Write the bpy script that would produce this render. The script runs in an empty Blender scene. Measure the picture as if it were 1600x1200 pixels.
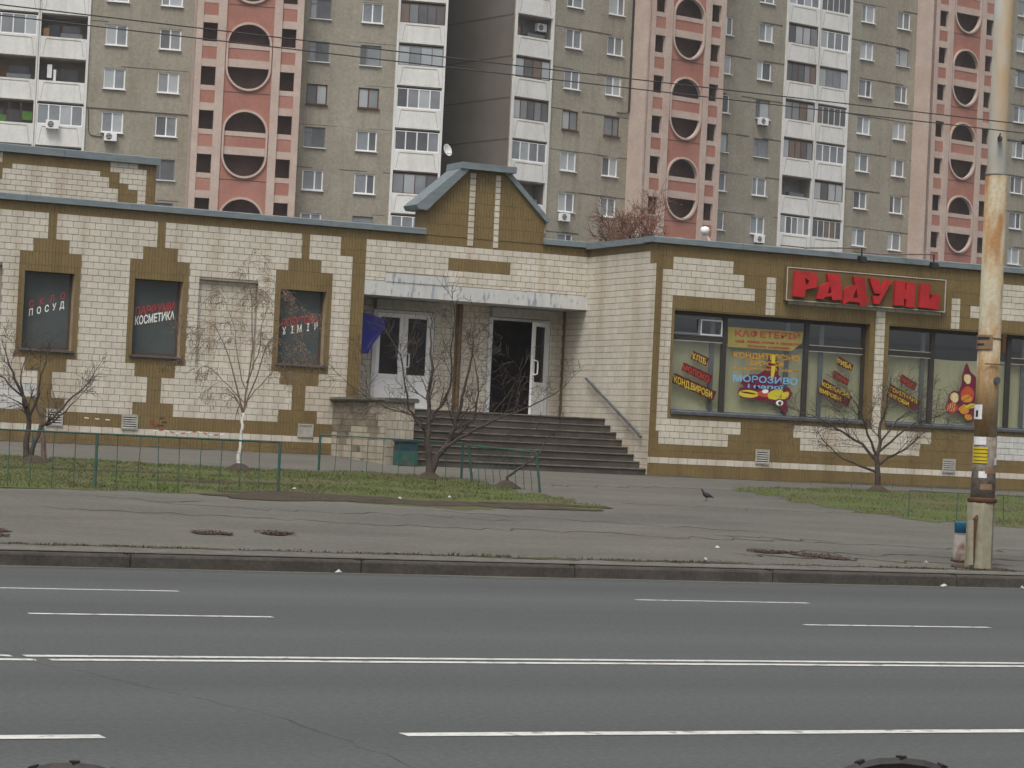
import bpy, bmesh, math, random
from mathutils import Vector, Matrix
from mathutils.geometry import tessellate_polygon
R=math.radians
scn=bpy.context.scene
col=scn.collection
# ------------------------------------------------------------------ camera
cd=bpy.data.cameras.new('camera'); cam=bpy.data.objects.new('camera',cd); col.objects.link(cam)
cd.sensor_width=36; cd.lens=89.15; cd.clip_start=.1; cd.clip_end=2000
cam.matrix_world=Matrix(((.90573431,-.05243557,-.42058992,0),(-.42116932,0,-.90698203,0),(.04755812,.99862431,-.02208425,1.65),(0,0,0,1)))
scn.camera=cam
# ------------------------------------------------------------------ world, sun, exposure
wd=bpy.data.worlds.new('World'); scn.world=wd; wd.use_nodes=True
nt=wd.node_tree; nt.nodes.clear()
sky=nt.nodes.new('ShaderNodeTexSky'); sky.sky_type='NISHITA'; sky.sun_disc=False
sky.sun_elevation=R(60); sky.sun_rotation=R(222); sky.air_density=1.0; sky.dust_density=6.0; sky.ozone_density=1.0
hs=nt.nodes.new('ShaderNodeHueSaturation'); hs.inputs['Saturation'].default_value=.22
bg=nt.nodes.new('ShaderNodeBackground'); bg.inputs['Strength'].default_value=.10
wo=nt.nodes.new('ShaderNodeOutputWorld')
nt.links.new(sky.outputs[0],hs.inputs['Color']); nt.links.new(hs.outputs[0],bg.inputs[0]); nt.links.new(bg.outputs[0],wo.inputs[0])
sl=bpy.data.lights.new('sun','SUN'); sl.energy=1.3; sl.angle=R(22); sl.color=(1,.96,.9)
so=bpy.data.objects.new('sun',sl); col.objects.link(so); so.location=(0,-20,60)
so.rotation_euler=(R(30),0,R(-42))
scn.view_settings.view_transform='Standard'; scn.view_settings.look='None'
scn.view_settings.exposure=0.36; scn.view_settings.gamma=1.0; scn.view_settings.use_curve_mapping=False
scn.render.engine='CYCLES'

# ------------------------------------------------------------------ materials
MATS={}
def mat(name,c1,c2=None,rough=.8,scale=3.0,detail=4,spec=.3,piece=0.0,bump=0.0,bscale=None,metal=0.0,stretch=None,stain=None,c3=None,s3=.4,lo=.35,hi=.65,grain=None,c3lo=.5,c3hi=.68):
    """procedural material: two colours mixed by noise, optional per piece variation, bump, vertical stain streaks"""
    if name in MATS: return MATS[name]
    m=bpy.data.materials.new(name); m.use_nodes=True; n=m.node_tree.nodes; l=m.node_tree.links
    b=n['Principled BSDF']; b.inputs['Roughness'].default_value=rough; b.inputs['Metallic'].default_value=metal
    b.inputs['Specular IOR Level'].default_value=spec
    tc=n.new('ShaderNodeTexCoord'); geo=n.new('ShaderNodeNewGeometry')
    src=geo.outputs['Position']
    mp=n.new('ShaderNodeMapping'); mp.inputs['Scale'].default_value=stretch or (1,1,1); l.new(src,mp.inputs[0])
    nz=n.new('ShaderNodeTexNoise'); nz.inputs['Scale'].default_value=scale; nz.inputs['Detail'].default_value=detail; nz.inputs['Roughness'].default_value=.65
    l.new(mp.outputs[0],nz.inputs['Vector'])
    rp=n.new('ShaderNodeMapRange'); rp.inputs['From Min'].default_value=lo; rp.inputs['From Max'].default_value=hi
    l.new(nz.outputs['Fac'],rp.inputs['Value'])
    mx=n.new('ShaderNodeMix'); mx.data_type='RGBA'; mx.inputs[6].default_value=(*c1,1); mx.inputs[7].default_value=(*(c2 or c1),1)
    l.new(rp.outputs[0],mx.inputs[0]); out=mx.outputs[2]
    if c3:
        n3=n.new('ShaderNodeTexNoise'); n3.inputs['Scale'].default_value=s3; n3.inputs['Detail'].default_value=5; l.new(mp.outputs[0] if stretch else src,n3.inputs['Vector'])
        r3=n.new('ShaderNodeMapRange'); r3.inputs['From Min'].default_value=c3lo; r3.inputs['From Max'].default_value=c3hi; l.new(n3.outputs['Fac'],r3.inputs['Value'])
        m3=n.new('ShaderNodeMix'); m3.data_type='RGBA'; l.new(r3.outputs[0],m3.inputs[0]); l.new(out,m3.inputs[6]); m3.inputs[7].default_value=(*c3,1); out=m3.outputs[2]
    if stain:
        ms=n.new('ShaderNodeMapping'); ms.inputs['Scale'].default_value=(2.2,2.2,.18); l.new(src,ms.inputs[0])
        ns=n.new('ShaderNodeTexNoise'); ns.inputs['Scale'].default_value=1.0; ns.inputs['Detail'].default_value=6; l.new(ms.outputs[0],ns.inputs['Vector'])
        rs=n.new('ShaderNodeMapRange'); rs.inputs['From Min'].default_value=.49; rs.inputs['From Max'].default_value=.72; rs.inputs['To Max'].default_value=.75; l.new(ns.outputs['Fac'],rs.inputs['Value'])
        m4=n.new('ShaderNodeMix'); m4.data_type='RGBA'; l.new(rs.outputs[0],m4.inputs[0]); l.new(out,m4.inputs[6]); m4.inputs[7].default_value=(*stain,1); out=m4.outputs[2]
    if piece:
        oi=n.new('ShaderNodeObjectInfo'); ad=n.new('ShaderNodeMath'); ad.operation='ADD'
        l.new(geo.outputs['Random Per Island'],ad.inputs[0]); l.new(oi.outputs['Random'],ad.inputs[1])
        fr=n.new('ShaderNodeMath'); fr.operation='FRACT'; l.new(ad.outputs[0],fr.inputs[0])
        pr=n.new('ShaderNodeMapRange'); pr.inputs['To Min'].default_value=1-piece; pr.inputs['To Max'].default_value=1+piece*.6; l.new(fr.outputs[0],pr.inputs['Value'])
        hv=n.new('ShaderNodeHueSaturation'); l.new(pr.outputs[0],hv.inputs['Value']); l.new(out,hv.inputs['Color']); out=hv.outputs[0]
    if grain:
        gs,ga=grain; ng=n.new('ShaderNodeTexNoise'); ng.inputs['Scale'].default_value=gs; ng.inputs['Detail'].default_value=3; ng.inputs['Roughness'].default_value=.8; l.new(src,ng.inputs['Vector'])
        gr_=n.new('ShaderNodeMapRange'); gr_.inputs['From Min'].default_value=.25; gr_.inputs['From Max'].default_value=.75; gr_.inputs['To Min'].default_value=1-ga; gr_.inputs['To Max'].default_value=1+ga; l.new(ng.outputs['Fac'],gr_.inputs['Value'])
        gh=n.new('ShaderNodeHueSaturation'); l.new(gr_.outputs[0],gh.inputs['Value']); l.new(out,gh.inputs['Color']); out=gh.outputs[0]
    l.new(out,b.inputs['Base Color'])
    if bump:
        nb=n.new('ShaderNodeTexNoise'); nb.inputs['Scale'].default_value=bscale or scale*6; nb.inputs['Detail'].default_value=5; l.new(src,nb.inputs['Vector'])
        bp=n.new('ShaderNodeBump'); bp.inputs['Strength'].default_value=bump; bp.inputs['Distance'].default_value=.02; l.new(nb.outputs['Fac'],bp.inputs['Height']); l.new(bp.outputs[0],b.inputs['Normal'])
    MATS[name]=m; return m
def glassmat(name,tint=(.75,.82,.82)):
    m=bpy.data.materials.new(name); m.use_nodes=True; n=m.node_tree.nodes; l=m.node_tree.links
    n.remove(n['Principled BSDF']); o=n['Material Output']
    t=n.new('ShaderNodeBsdfTransparent'); t.inputs[0].default_value=(*tint,1)
    g=n.new('ShaderNodeBsdfGlossy'); g.inputs['Roughness'].default_value=.03; g.inputs['Color'].default_value=(.9,.95,1,1)
    lw=n.new('ShaderNodeLayerWeight'); lw.inputs[0].default_value=.5
    pw=n.new('ShaderNodeMath'); pw.operation='POWER'; l.new(lw.outputs['Facing'],pw.inputs[0]); pw.inputs[1].default_value=4
    f=n.new('ShaderNodeMath'); f.operation='MULTIPLY_ADD'; l.new(pw.outputs[0],f.inputs[0]); f.inputs[1].default_value=.8; f.inputs[2].default_value=.30
    x=n.new('ShaderNodeMixShader'); l.new(f.outputs[0],x.inputs[0]); l.new(t.outputs[0],x.inputs[1]); l.new(g.outputs[0],x.inputs[2]); l.new(x.outputs[0],o.inputs['Surface'])
    MATS[name]=m; return m
mat('cream_tile',(.635,.595,.51),(.56,.52,.44),grain=(14,.08),rough=.45,scale=2.2,piece=.07,spec=.4,stain=(.43,.36,.27),bump=.05)
mat('dingy_tile',(.47,.42,.34),(.37,.33,.26),rough=.7,scale=2.2,detail=8,piece=.10,grain=(14,.12),stain=(.25,.215,.165))
mat('stained_tile',(.13,.11,.082),(.27,.23,.17),rough=.85,scale=2.6,detail=9,piece=.10,grain=(14,.2))
mat('cream_white',(.62,.62,.60),(.52,.52,.50),rough=.6,scale=4,piece=.06)
mat('brown_tile',(.208,.15,.062),(.18,.128,.052),grain=(14,.15),rough=.55,scale=1.5,piece=.05,spec=.35,stain=(.15,.10,.042),c3=(.20,.145,.065),s3=.9)
mat('mortar',(.32,.285,.235),(.25,.22,.18),rough=.95,scale=8)
mat('coping',(.20,.235,.25),(.15,.18,.195),rough=.55,scale=3,metal=.0,spec=.4,stretch=(1,1,4))
mat('brown_frame',(.10,.062,.035),(.075,.045,.028),rough=.6,scale=6)
mat('reveal',(.38,.30,.22),(.30,.23,.17),rough=.8,scale=4)
mat('darkframe',(.035,.033,.03),(.05,.045,.04),rough=.5,scale=6)
mat('whiteframe',(.68,.70,.71),(.58,.60,.61),rough=.4,scale=4)
mat('pvc',(.86,.87,.88),(.78,.79,.80),rough=.35,scale=5)
mat('fascia',(.62,.61,.58),(.50,.51,.50),rough=.7,scale=2.5,detail=8,c3=(.27,.31,.35),s3=6.5,stain=(.40,.43,.45),lo=.3,hi=.7,c3lo=.555,c3hi=.63,stretch=(1.5,1.5,.45))
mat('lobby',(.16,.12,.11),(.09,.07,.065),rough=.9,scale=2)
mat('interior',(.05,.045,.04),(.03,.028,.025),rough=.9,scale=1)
mat('curtain',(.74,.68,.44),(.64,.585,.37),rough=.9,scale=.9,stretch=(3,3,1))
mat('steps',(.095,.084,.069),(.06,.052,.044),rough=.9,scale=3,detail=8,bump=.3,c3=(.05,.045,.04),s3=1.4)
mat('steps_edge',(.19,.17,.142),(.105,.093,.077),rough=.9,scale=5,detail=8)
mat('concrete_old',(.13,.12,.10),(.07,.062,.052),rough=.95,scale=4,detail=8,bump=.3)
mat('asphalt_road',(.106,.112,.112),(.080,.085,.085),rough=.85,scale=.35,detail=9,spec=.25,bump=.25,bscale=60,stretch=(.03,1,1),grain=(22,.30),c3=(.073,.076,.076),s3=.30,c3lo=.45,c3hi=.68)
mat('asphalt_walk',(.142,.136,.116),(.112,.107,.092),rough=.9,scale=.8,detail=9,bump=.3,bscale=40,grain=(13,.32),c3=(.10,.096,.085),s3=.35,stretch=(.5,1,1))
mat('far_ground',(.10,.10,.07),(.07,.075,.05),rough=.95,scale=.2)
mat('roadpaint',(.64,.64,.61),(.42,.42,.40),rough=.7,scale=5,detail=9,grain=(25,.2),lo=.4,hi=.75,c3=(.24,.245,.24),s3=7,c3lo=.58,c3hi=.66)
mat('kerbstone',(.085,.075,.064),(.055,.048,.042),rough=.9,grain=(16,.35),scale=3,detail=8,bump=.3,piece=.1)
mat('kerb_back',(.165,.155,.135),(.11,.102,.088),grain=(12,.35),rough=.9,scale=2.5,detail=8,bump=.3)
mat('dirt',(.045,.034,.023),(.075,.058,.042),rough=1,scale=5,detail=8,bump=.5)
mat('crack_road',(.082,.084,.082),(.125,.125,.118),rough=1,scale=2)
mat('crack',(.052,.046,.038),(.085,.075,.06),rough=1,scale=6)
mat('weed',(.055,.055,.022),(.085,.07,.04),rough=1,scale=3,piece=.4)
mat('moss',(.07,.075,.02),(.045,.05,.018),rough=1,scale=8)
mat('lawn',(.085,.085,.035),(.115,.10,.058),rough=1,scale=1.6,detail=8,bump=.5,c3=(.08,.105,.028),s3=.9,c3lo=.42,c3hi=.58)
mat('grassblade',(.085,.12,.030),(.13,.125,.05),rough=.8,scale=2,piece=.35)
mat('leaf_brown',(.075,.04,.025),(.12,.06,.035),rough=.9,scale=6,piece=.4)
mat('leaf_birch',(.24,.155,.085),(.32,.21,.11),rough=.8,scale=6,piece=.4)
mat('leaf_rust',(.24,.125,.085),(.19,.10,.07),rough=.8,scale=3,piece=.4)
mat('bark',(.085,.066,.057),(.055,.042,.037),rough=.95,scale=12,detail=6,bump=.4)
mat('bark_light',(.22,.16,.13),(.14,.10,.085),rough=.95,scale=12)
mat('birch',(.62,.60,.55),(.16,.14,.12),rough=.9,scale=7,stretch=(1,1,3),lo=.55,hi=.7)
mat('teal',(.03,.115,.098),(.022,.085,.072),rough=.5,scale=5,c3=(.10,.09,.06),s3=6)
mat('teal_dark',(.02,.045,.055),(.03,.06,.07),rough=.6,scale=5)
mat('rust_pole',(.37,.34,.25),(.34,.22,.10),rough=.8,scale=3.2,detail=9,c3=(.26,.145,.06),s3=4.2,c3lo=.48,c3hi=.62,grain=(20,.2),stain=(.33,.18,.06),stretch=(1,1,.3),lo=.42,hi=.58)
mat('grey_pole',(.34,.355,.34),(.29,.30,.28),rough=.7,scale=3,detail=8,c3=(.30,.22,.13),s3=2.2,stretch=(1,1,.3))
mat('pole_grime',(.15,.12,.09),(.28,.25,.21),rough=.9,scale=14,detail=9)
mat('pole_base',(.34,.32,.24),(.26,.24,.17),rough=.9,scale=6,detail=8,bump=.3,c3=(.24,.17,.10),s3=4)
mat('rust',(.11,.05,.025),(.07,.035,.02),rough=.9,scale=8)
mat('black',(.012,.012,.013),(.02,.02,.02),rough=.5,scale=4)
mat('wire',(.06,.06,.062),rough=.6)
mat('red_letter',(.50,.025,.03),(.40,.02,.024),rough=.55,scale=3,detail=7,c3=(.30,.03,.028),s3=3.5,c3lo=.55,c3hi=.75)
mat('red_dark',(.10,.012,.018),(.12,.016,.02),rough=.6)
mat('red_text',(.46,.07,.07),(.40,.05,.05),rough=.6)
mat('white_text',(.85,.85,.83),rough=.6)
mat('yellow_text',(.62,.54,.05),(.55,.47,.04),rough=.6)
mat('orange_text',(.58,.30,.03),(.5,.25,.03),rough=.6)
mat('orange',(.55,.20,.025),(.6,.3,.03),rough=.6,scale=12)
mat('scarlet',(.50,.085,.03),(.45,.06,.03),rough=.6,scale=9)
mat('skyblue_text',(.20,.46,.74),(.16,.40,.66),rough=.6)
mat('cream_food',(.72,.62,.38),(.6,.48,.22),rough=.6,scale=14)
mat('plum',(.12,.012,.035),(.16,.02,.05),rough=.6,scale=10)
mat('olive_panel',(.34,.30,.09),(.30,.26,.08),rough=.6,scale=3)
mat('sign_border',(.56,.55,.50),(.42,.41,.37),rough=.7,scale=9)
mat('sign_board',(.165,.115,.045),(.135,.092,.037),rough=.6,scale=3)
mat('steel',(.13,.135,.15),(.09,.095,.11),rough=.5,scale=6,metal=.3)
mat('blue',(.015,.022,.30),(.012,.018,.24),rough=.35,scale=4,spec=.5)
mat('blue_bin',(.03,.17,.30),(.025,.14,.26),rough=.5,scale=5)
mat('urn',(.30,.265,.24),(.21,.185,.17),rough=.85,scale=7,detail=7,c3=(.12,.07,.05),s3=5)
mat('yellow_paper',(.58,.45,.02),(.5,.38,.02),rough=.8)
mat('scrap',(.5,.5,.49),(.36,.36,.35),rough=.9,scale=12)
mat('paper',(.74,.75,.75),(.6,.61,.62),rough=.85,scale=12)
mat('brown_plate',(.26,.17,.10),(.2,.12,.07),rough=.8,scale=9)
mat('ink',(.03,.03,.035),rough=.9)
mat('vent',(.42,.41,.37),(.30,.29,.26),rough=.7,scale=9)
mat('vent_dark',(.04,.04,.035),rough=.9)
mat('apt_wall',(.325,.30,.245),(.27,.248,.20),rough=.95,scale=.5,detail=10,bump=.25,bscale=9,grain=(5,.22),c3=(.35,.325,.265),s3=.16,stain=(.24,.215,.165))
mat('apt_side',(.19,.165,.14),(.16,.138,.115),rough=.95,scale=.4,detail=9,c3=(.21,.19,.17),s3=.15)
mat('apt_white',grain=(4,.08),c1=(.76,.76,.74),c2=(.67,.67,.65),rough=.85,scale=.7,detail=8,stain=(.57,.56,.52))
mat('apt_seam',(.085,.075,.06),(.11,.10,.08),rough=1,scale=3)
mat('apt_seam_pale',(.36,.32,.25),(.28,.25,.19),rough=1,scale=3)
mat('pink',(.385,.175,.135),(.325,.145,.112),grain=(5,.12),rough=.9,scale=.7,detail=9,c3=(.40,.20,.155),s3=.3)
mat('pink_light',(.54,.435,.375),(.47,.37,.32),grain=(5,.12),rough=.9,scale=.8,detail=9,c3=(.48,.36,.31),s3=.4)
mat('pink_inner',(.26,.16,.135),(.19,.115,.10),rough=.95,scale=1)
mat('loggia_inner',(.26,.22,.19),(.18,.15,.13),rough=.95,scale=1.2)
mat('wood_frame',(.12,.055,.035),(.09,.04,.028),rough=.7,scale=6)
mat('grey_frame',(.19,.20,.22),(.15,.16,.17),rough=.6,scale=6)
mat('pane_dark',(.08,.085,.092),(.125,.13,.14),rough=.08,scale=.6,spec=.6)
mat('pane_mid',(.25,.27,.29),(.17,.185,.20),rough=.1,scale=.5,spec=.6)
mat('pane_pale',(.42,.45,.47),(.34,.365,.385),rough=.15,scale=.6,spec=.5)
mat('pane_brown',(.15,.11,.09),(.19,.15,.13),rough=.12,scale=.8,spec=.5)
mat('pane_door',(.022,.02,.022),(.035,.03,.034),rough=.06,spec=.5)
mat('pane_shop',(.062,.076,.076),(.085,.098,.10),rough=.06,scale=.7,spec=.6)
mat('green_cloth',(.08,.20,.04),(.06,.15,.03),rough=.9)
mat('wood_panel',(.30,.17,.09),(.24,.13,.07),rough=.8,scale=3)
mat('feather',(.035,.035,.04),(.06,.06,.068),rough=.7,scale=30)
mat('foot_red',(.20,.06,.05),rough=.7)
mat('iron',(.02,.02,.021),(.035,.03,.028),rough=.6,scale=30)
glassmat('glass',(.88,.92,.90)); glassmat('glass_grey',(.55,.62,.65))
# ------------------------------------------------------------------ mesh helpers
class MB:
    def __init__(s): s.v=[]; s.f=[]
    def quad(s,a,b,c,d):
        i=len(s.v); s.v+=[a,b,c,d]; s.f.append((i,i+1,i+2,i+3)); return s
    def box(s,x0,x1,y0,y1,z0,z1):
        i=len(s.v); s.v+=[(x0,y0,z0),(x1,y0,z0),(x1,y1,z0),(x0,y1,z0),(x0,y0,z1),(x1,y0,z1),(x1,y1,z1),(x0,y1,z1)]
        s.f+=[(i,i+3,i+2,i+1),(i+4,i+5,i+6,i+7),(i,i+1,i+5,i+4),(i+1,i+2,i+6,i+5),(i+2,i+3,i+7,i+6),(i+3,i,i+4,i+7)]; return s
    def prism(s,poly,d0,d1,fn=lambda a,b,d:(a,d,b)):
        """polygon in (a,b) extruded from d0 to d1, mapped by fn"""
        n=len(poly); i=len(s.v); s.v+=[fn(a,b,d0) for a,b in poly]+[fn(a,b,d1) for a,b in poly]
        tri=tessellate_polygon([[Vector((a,b,0)) for a,b in poly]])
        for t in tri:
            s.f.append(tuple(i+k for k in t)); s.f.append(tuple(i+n+k for k in reversed(t)))
        for k in range(n): s.f.append((i+k,i+(k+1)%n,i+n+(k+1)%n,i+n+k))
        return s
    def tube(s,pts,rad,n=6,cap=True):
        pts=[Vector(p) for p in pts]
        if not isinstance(rad,(list,tuple)): rad=[rad]*len(pts)
        base=len(s.v); up=Vector((0,0,1))
        for k,p in enumerate(pts):
            d=(pts[min(k+1,len(pts)-1)]-pts[max(k-1,0)]); d.normalize()
            a=d.cross(Vector((.31,.87,.38))); 
            if a.length<1e-4: a=d.cross(up)
            a.normalize(); b=d.cross(a)
            for q in range(n):
                t=2*math.pi*q/n; s.v.append(tuple(p+(a*math.cos(t)+b*math.sin(t))*rad[k]))
        for k in range(len(pts)-1):
            for q in range(n):
                i=base+k*n; s.f.append((i+q,i+(q+1)%n,i+n+(q+1)%n,i+n+q))
        if cap:
            s.f.append(tuple(base+q for q in reversed(range(n)))); i=base+(len(pts)-1)*n; s.f.append(tuple(i+q for q in range(n)))
        return s
    def lathe(s,prof,n=16,c=(0,0)):
        base=len(s.v)
        for r,z in prof:
            for q in range(n):
                t=2*math.pi*q/n; s.v.append((c[0]+r*math.cos(t),c[1]+r*math.sin(t),z))
        for k in range(len(prof)-1):
            for q in range(n):
                i=base+k*n; s.f.append((i+q,i+(q+1)%n,i+n+(q+1)%n,i+n+q))
        s.f.append(tuple(base+q for q in reversed(range(n)))); i=base+(len(prof)-1)*n; s.f.append(tuple(i+q for q in range(n)))
        return s
    def mesh(s,name,o=(0,0,0)):
        me=bpy.data.meshes.new(name); me.from_pydata([(v[0]-o[0],v[1]-o[1],v[2]-o[2]) for v in s.v],[],s.f); return me
    def build(s,name,m,parent=None,o=None,smooth=False,loc=None):
        """vertices are given in the parent's frame shifted by the parent's location (o)"""
        if o is None: o=tuple(parent.location) if (parent is not None and parent.get('shift')) else (0,0,0)
        me=s.mesh(name,o); ob=bpy.data.objects.new(name,me); col.objects.link(ob)
        me.materials.append(MATS[m] if isinstance(m,str) else m)
        if smooth: me.polygons.foreach_set('use_smooth',[True]*len(me.polygons))
        if parent is not None: ob.parent=parent
        if loc is not None: ob.location=loc
        return ob
def fix(ob):
    bm=bmesh.new(); bm.from_mesh(ob.data); bmesh.ops.recalc_face_normals(bm,faces=bm.faces); bm.to_mesh(ob.data); bm.free(); return ob
def tag(o,label,cat,group=None,kind=None):
    o['label']=label; o['category']=cat
    if group: o['group']=group
    if kind: o['kind']=kind
    return o
def struct(o): o['kind']='structure'; return o
def empty(name,loc,rz=0,shift=True):
    o=bpy.data.objects.new(name,None); col.objects.link(o); o.location=loc; o.rotation_euler=(0,0,rz); o.empty_display_size=.2
    if shift: o['shift']=1
    return o
def inst(src,name,parent,loc,scale=(1,1,1),m=None):
    o=bpy.data.objects.new(name,src); col.objects.link(o); o.parent=parent; o.location=loc; o.scale=scale
    if m: o.material_slots[0].link='OBJECT'; o.material_slots[0].material=MATS[m]
    return o
def holed(s0,s1,z0,z1,holes,depth,fn):
    """flat wall s0..s1 x z0..z1 at depth 0 with rectangular holes and reveals of given depth; fn(s,d,z)->xyz"""
    mb=MB(); S=sorted({s0,s1,*[h[0] for h in holes],*[h[1] for h in holes]}); Z=sorted({z0,z1,*[h[2] for h in holes],*[h[3] for h in holes]})
    S=[a for a in S if s0<=a<=s1]; Z=[a for a in Z if z0<=a<=z1]
    for j in range(len(Z)-1):
        zc=(Z[j]+Z[j+1])/2; run=None
        for i in range(len(S)-1):
            sc=(S[i]+S[i+1])/2
            solid=not any(h[0]<sc<h[1] and h[2]<zc<h[3] for h in holes)
            if solid and run is None: run=S[i]
            if (not solid or i==len(S)-2) and run is not None:
                e=S[i+1] if solid else S[i]
                mb.quad(fn(run,0,Z[j]),fn(e,0,Z[j]),fn(e,0,Z[j+1]),fn(run,0,Z[j+1])); run=None
    for a,b,c,d in holes:
        mb.quad(fn(a,0,c),fn(a,0,d),fn(a,depth,d),fn(a,depth,c)); mb.quad(fn(b,0,c),fn(b,depth,c),fn(b,depth,d),fn(b,0,d))
        mb.quad(fn(a,0,d),fn(b,0,d),fn(b,depth,d),fn(a,depth,d)); mb.quad(fn(a,0,c),fn(a,depth,c),fn(b,depth,c),fn(b,0,c))
    return mb
def sub(iv,cuts):
    for a,b in cuts:
        o=[]
        for x,y in iv:
            if b<=x or a>=y: o.append((x,y)); continue
            if a>x: o.append((x,a))
            if b<y: o.append((b,y))
        iv=o
    return iv
def inter(A,B):
    o=[]
    for a,b in A:
        for c,d in B:
            x,y=max(a,c),min(b,d)
            if y-x>1e-4: o.append((x,y))
    return o
def text_geo(body,bold=.0):
    cu=bpy.data.curves.new('txt','FONT'); cu.body=body; cu.size=1; cu.offset=bold; cu.resolution_u=3
    ob=bpy.data.objects.new('txt',cu); col.objects.link(ob); bpy.context.view_layer.update()
    dg=bpy.context.evaluated_depsgraph_get(); ev=ob.evaluated_get(dg); me=ev.to_mesh()
    V=[(v.co.x,v.co.y) for v in me.vertices]; F=[tuple(p.vertices) for p in me.polygons]; ev.to_mesh_clear()
    bpy.data.objects.remove(ob); bpy.data.curves.remove(cu); return V,F
def text_on(body,p0,p1,h,y,m,parent,name='lettering',bold=.02,spread=None):
    """lettering on a plane Y=y: baseline from p0 to p1 (x,z), cap height h"""
    V,F=text_geo(body,bold)
    if not V: return None
    x0=min(v[0] for v in V); x1=max(v[0] for v in V); y0=0; y1=.73
    mb=MB()
    for a,b in V:
        t=(a-x0)/(x1-x0); mb.v.append((p0[0]+t*(p1[0]-p0[0]),y,p0[1]+t*(p1[1]-p0[1])+(b-y0)/(y1-y0)*h))
    mb.f=F
    return mb.build(name,m,parent)
def plate(poly,y,m,parent,name,t=.002):
    return MB().prism(poly,y,y+t).build(name,m,parent)
rng=random.Random(7)
def gz(Y): return .17+.0345*(Y-28)
# ------------------------------------------------------------------ ground
mb=MB(); mb.quad((-350,-60,-.06),(450,-60,-.06),(450,520,-.06),(-350,520,-.06)); struct(mb.build('ground','far_ground'))
road=struct(MB().quad((-80,3.6,0),(140,3.6,0),(140,27.75,0),(-80,27.75,0)).build('road','asphalt_road'))
struct(MB().box(-80,140,-6,3.6,-.05,.13).build('near_pavement','asphalt_walk'))
walk=MB()
ys=[27.93+i*2.0 for i in range(17)]
for i in range(len(ys)-1): walk.quad((-80,ys[i],gz(ys[i])),(140,ys[i],gz(ys[i])),(140,ys[i+1],gz(ys[i+1])),(-80,ys[i+1],gz(ys[i+1])))
e=ys[-1]; walk.quad((-80,e,gz(e)),(140,e,gz(e)),(240,500,gz(e)),(-200,500,gz(e)))
pavement=struct(walk.build('pavement','asphalt_walk'))
def wob(x,a=.02,s=1.7): return a*(math.sin(x*s)+.6*math.sin(x*s*2.7+1)+.4*math.sin(x*s*6.1+2))
def lane(x0,x1,yc,w,parent=road):
    n=max(4,int((x1-x0)/.35)); m_=MB()
    for i in range(n):
        a=x0+(x1-x0)*i/n; b=x0+(x1-x0)*(i+1)/n
        ja=lambda x,k: wob(x+k*9,.004,5)
        m_.quad((a,yc-w/2+ja(a,1),.004),(b,yc-w/2+ja(b,1),.004),(b,yc+w/2+ja(b,2),.004),(a,yc+w/2+ja(a,2),.004))
    o=m_.build('lane_line','roadpaint',parent); return o
for k in range(-1,5): lane(12.76+7.26*k,14.92+7.26*k,24.1,.10)
for k in range(-1,5): lane(12.98+7.6*k,15.15+7.6*k,21.03,.11)
lane(-30,4.32,17.30,.125); lane(4.41,60,17.30,.125); lane(-30,4.42,17.03,.125); lane(4.52,60,17.03,.125)
lane(-4,3.73,12.91,.15); lane(5.43,13.0,12.91,.15); lane(15,23,12.91,.15)
def ribbon(pts,w,m,name,parent,zf=None,h=.005,seed=1,rid=0.0,jag=.05,step=.25):
    r=random.Random(seed); P=[]
    for i in range(len(pts)-1):
        a,b=pts[i],pts[i+1]; L=math.dist(a,b); n=max(1,int(L/step))
        for k in range(n):
            t=k/n; P.append((a[0]+(b[0]-a[0])*t+r.uniform(-.05,.05),a[1]+(b[1]-a[1])*t+r.uniform(-jag,jag)))
    P.append(pts[-1]); m_=MB(); V=[]
    for i,p in enumerate(P):
        q=P[min(i+1,len(P)-1)]; o=P[max(i-1,0)]; d=(q[0]-o[0],q[1]-o[1]); L=math.hypot(*d) or 1
        nx,ny=-d[1]/L,d[0]/L; ww=w*r.uniform(.25,1.3)/2*(0.15 if i in(0,len(P)-1) else 1)
        z=(zf(p[1]) if zf else 0)+h; hz=rid*max(0,r.uniform(-.5,1.3))*(0 if i in(0,len(P)-1) else 1)
        V.append(((p[0]+nx*ww,p[1]+ny*ww,z-.002),(p[0],p[1],z+hz),(p[0]-nx*ww,p[1]-ny*ww,z-.002)))
    for i in range(len(V)-1): m_.quad(V[i][2],V[i+1][2],V[i+1][1],V[i][1]); m_.quad(V[i][1],V[i+1][1],V[i+1][0],V[i][0])
    return m_.build(name,m,parent)
ribbon([(4.35,17.6),(4.45,16.6),(4.7,15.3),(4.85,14.6),(5.0,13.6),(5.0,12.7),(4.95,11.6)],.006,'crack_road','crack',road,h=.006,seed=3)
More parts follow.
